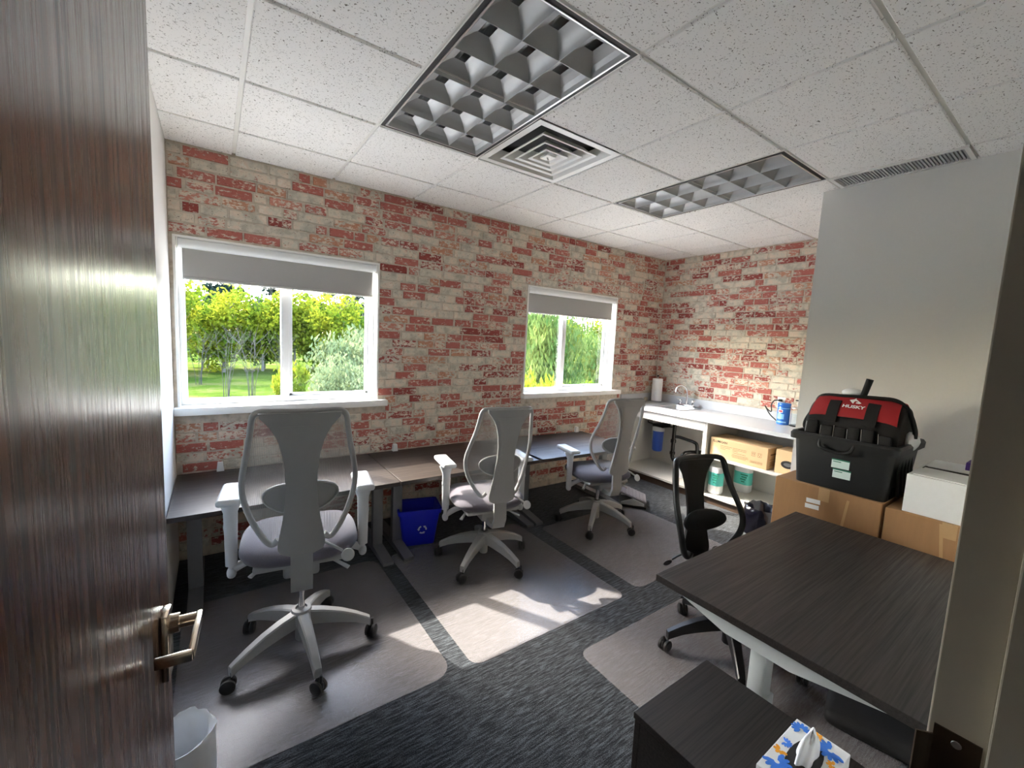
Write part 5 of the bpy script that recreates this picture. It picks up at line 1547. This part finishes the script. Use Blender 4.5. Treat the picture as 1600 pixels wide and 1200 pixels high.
# ------------------------------------------------------------------ bins
rb = thing('recycling_bin', 'blue plastic recycling bin with white arrows under the desk', 'bin', (1.245, 2.92, 0.0028), math.radians(-14))
rings = [rr_(0.115, 0.085, 0.02, 0.0), rr_(0.150, 0.118, 0.02, 0.27), rr_(0.150, 0.118, 0.02, 0.272), rr_(0.146, 0.114, 0.02, 0.272), rr_(0.111, 0.081, 0.02, 0.005)]
loft(rings).build('body', MAT['bin_blue'], rb, smooth=30)
loft([rr_(0.147, 0.115, 0.02, 0.25), rr_(0.158, 0.126, 0.02, 0.25), rr_(0.16, 0.128, 0.02, 0.283), rr_(0.147, 0.115, 0.02, 0.283)], cap=False).build('rim', MAT['bin_blue'], rb, smooth=30)
g = G()
tilt = math.atan2(0.033, 0.27)
for k in range(3):                       # three chasing arrows on the -y face
    a0 = PI/2+k*2*PI/3
    arc = [a0+t for t in (0.35, 0.7, 1.05, 1.4)]
    ro, ri = 0.034, 0.022
    out = [(ro*math.cos(a), ro*math.sin(a)) for a in arc]+[(0.039*math.cos(arc[-1]), 0.039*math.sin(arc[-1])), (0.029*math.cos(arc[-1]+0.5), 0.029*math.sin(arc[-1]+0.5)), (0.017*math.cos(arc[-1]), 0.017*math.sin(arc[-1]))]+[(ri*math.cos(a), ri*math.sin(a)) for a in reversed(arc)]
    g.prism(out, lambda a, b, t: (0.02+a, -(0.085+(0.125+b)*math.tan(tilt))-t, 0.125+b), 0.0005, 0.0014)
g.build('recycling_symbol', MAT['white_print'], rb)

bb = thing('trash_can', 'small trash can with a glossy black liner next to the cardboard boxes', 'bin', (3.62, 1.50, 0))
G().lathe([(0.10, 0.0), (0.13, 0.29), (0.125, 0.29), (0.097, 0.006), (0.0, 0.006)], (0, 0, 0), 28).build('can', MAT['black'], bb, smooth=30)
def cl(r, z, wob, seed, n=44):
    r_ = random.Random(seed); ph = [r_.uniform(0, 6.28) for _ in range(4)]
    o = []
    for i in range(n):
        t = 2*PI*i/n
        w = wob*(math.sin(5*t+ph[0])+0.7*math.sin(8*t+ph[1])+0.6*math.sin(15*t+ph[2]))/2
        o.append((r*(1+w)*math.cos(t), r*(1+w)*math.sin(t), z+0.05*w))
    return o
loft([cl(0.136, 0.10, 0.10, 1), cl(0.14, 0.18, 0.09, 2), cl(0.142, 0.25, 0.08, 3), cl(0.139, 0.30, 0.06, 4), cl(0.128, 0.318, 0.15, 5), cl(0.112, 0.29, 0.06, 6), cl(0.095, 0.12, 0.1, 7), cl(0.03, 0.06, 0.1, 8)]).build('liner', MAT['liner_black'], bb, smooth=70)

wbn = thing('waste_basket', 'small round waste basket with a white liner beside the open door', 'bin', (-0.117, 1.515, 0))
G().lathe([(0.070, 0.0), (0.088, 0.295), (0.085, 0.295), (0.067, 0.006), (0.0, 0.006)], (0, 0, 0), 28).build('can', MAT['leg_grey'], wbn, smooth=30)
G().ellipsoid((0.0, 0.0, 0.085), (0.055, 0.055, 0.05), 0.9, 18, 8).build('trash', MAT['tray'], wbn, smooth=50)
loft([cl(0.093, 0.11, 0.07, 11), cl(0.094, 0.16, 0.05, 12), cl(0.095, 0.22, 0.045, 13), cl(0.096, 0.27, 0.035, 14), cl(0.0965, 0.30, 0.04, 15), cl(0.093, 0.315, 0.10, 16),
      cl(0.080, 0.305, 0.05, 17), cl(0.074, 0.25, 0.05, 18), cl(0.069, 0.18, 0.05, 19), cl(0.063, 0.11, 0.04, 20)], cap=False).build('liner', MAT['liner_white'], wbn, smooth=80)

# ------------------------------------------------------------------ small floor items
ft = thing('footrest', 'grey tilting footrest on the carpet behind the far chair', 'footrest', (3.40, 2.62, 0), math.radians(40))
G().obox((0, 0, 0.012), (0.30, 0.26, 0.024), bev=0.006).build('base', MAT['black'], ft)
for s in (-1, 1):
    G().prism([(-0.11, 0.024), (0.11, 0.024), (0.11, 0.04), (0.0, 0.085), (-0.11, 0.045)], lambda a, b, t: (t, a, b), s*0.13-0.01, s*0.13+0.01).build('side', MAT['chair_light'], ft)
pl_ = G().obox((0, 0.0, 0.095), (0.25, 0.27, 0.02), RX(0.32), bev=0.006).build('platform', MAT['footrest'], ft)
for k in range(7):
    G().obox((0, -0.105+0.035*k, 0.107+0.35*(-0.105+0.035*k)*0.95), (0.23, 0.008, 0.006), RX(0.32)).build('ridge', MAT['footrest'], pl_)
fm = thing('floor_cushion', 'flat black cushion on the mat under the side desk', 'cushion', (2.33, 0.42, 0.0028), math.radians(12))
G().obox((0, 0, 0.035), (0.42, 0.34, 0.07), bev=0.03, seg=4).build('cushion', MAT['black_soft'], fm, smooth=60)
G().tube(rr_(0.195, 0.155, 0.03, 0.036, 6), 0.006, 6, closed=True).build('piping', MAT['black'], fm, smooth=60)
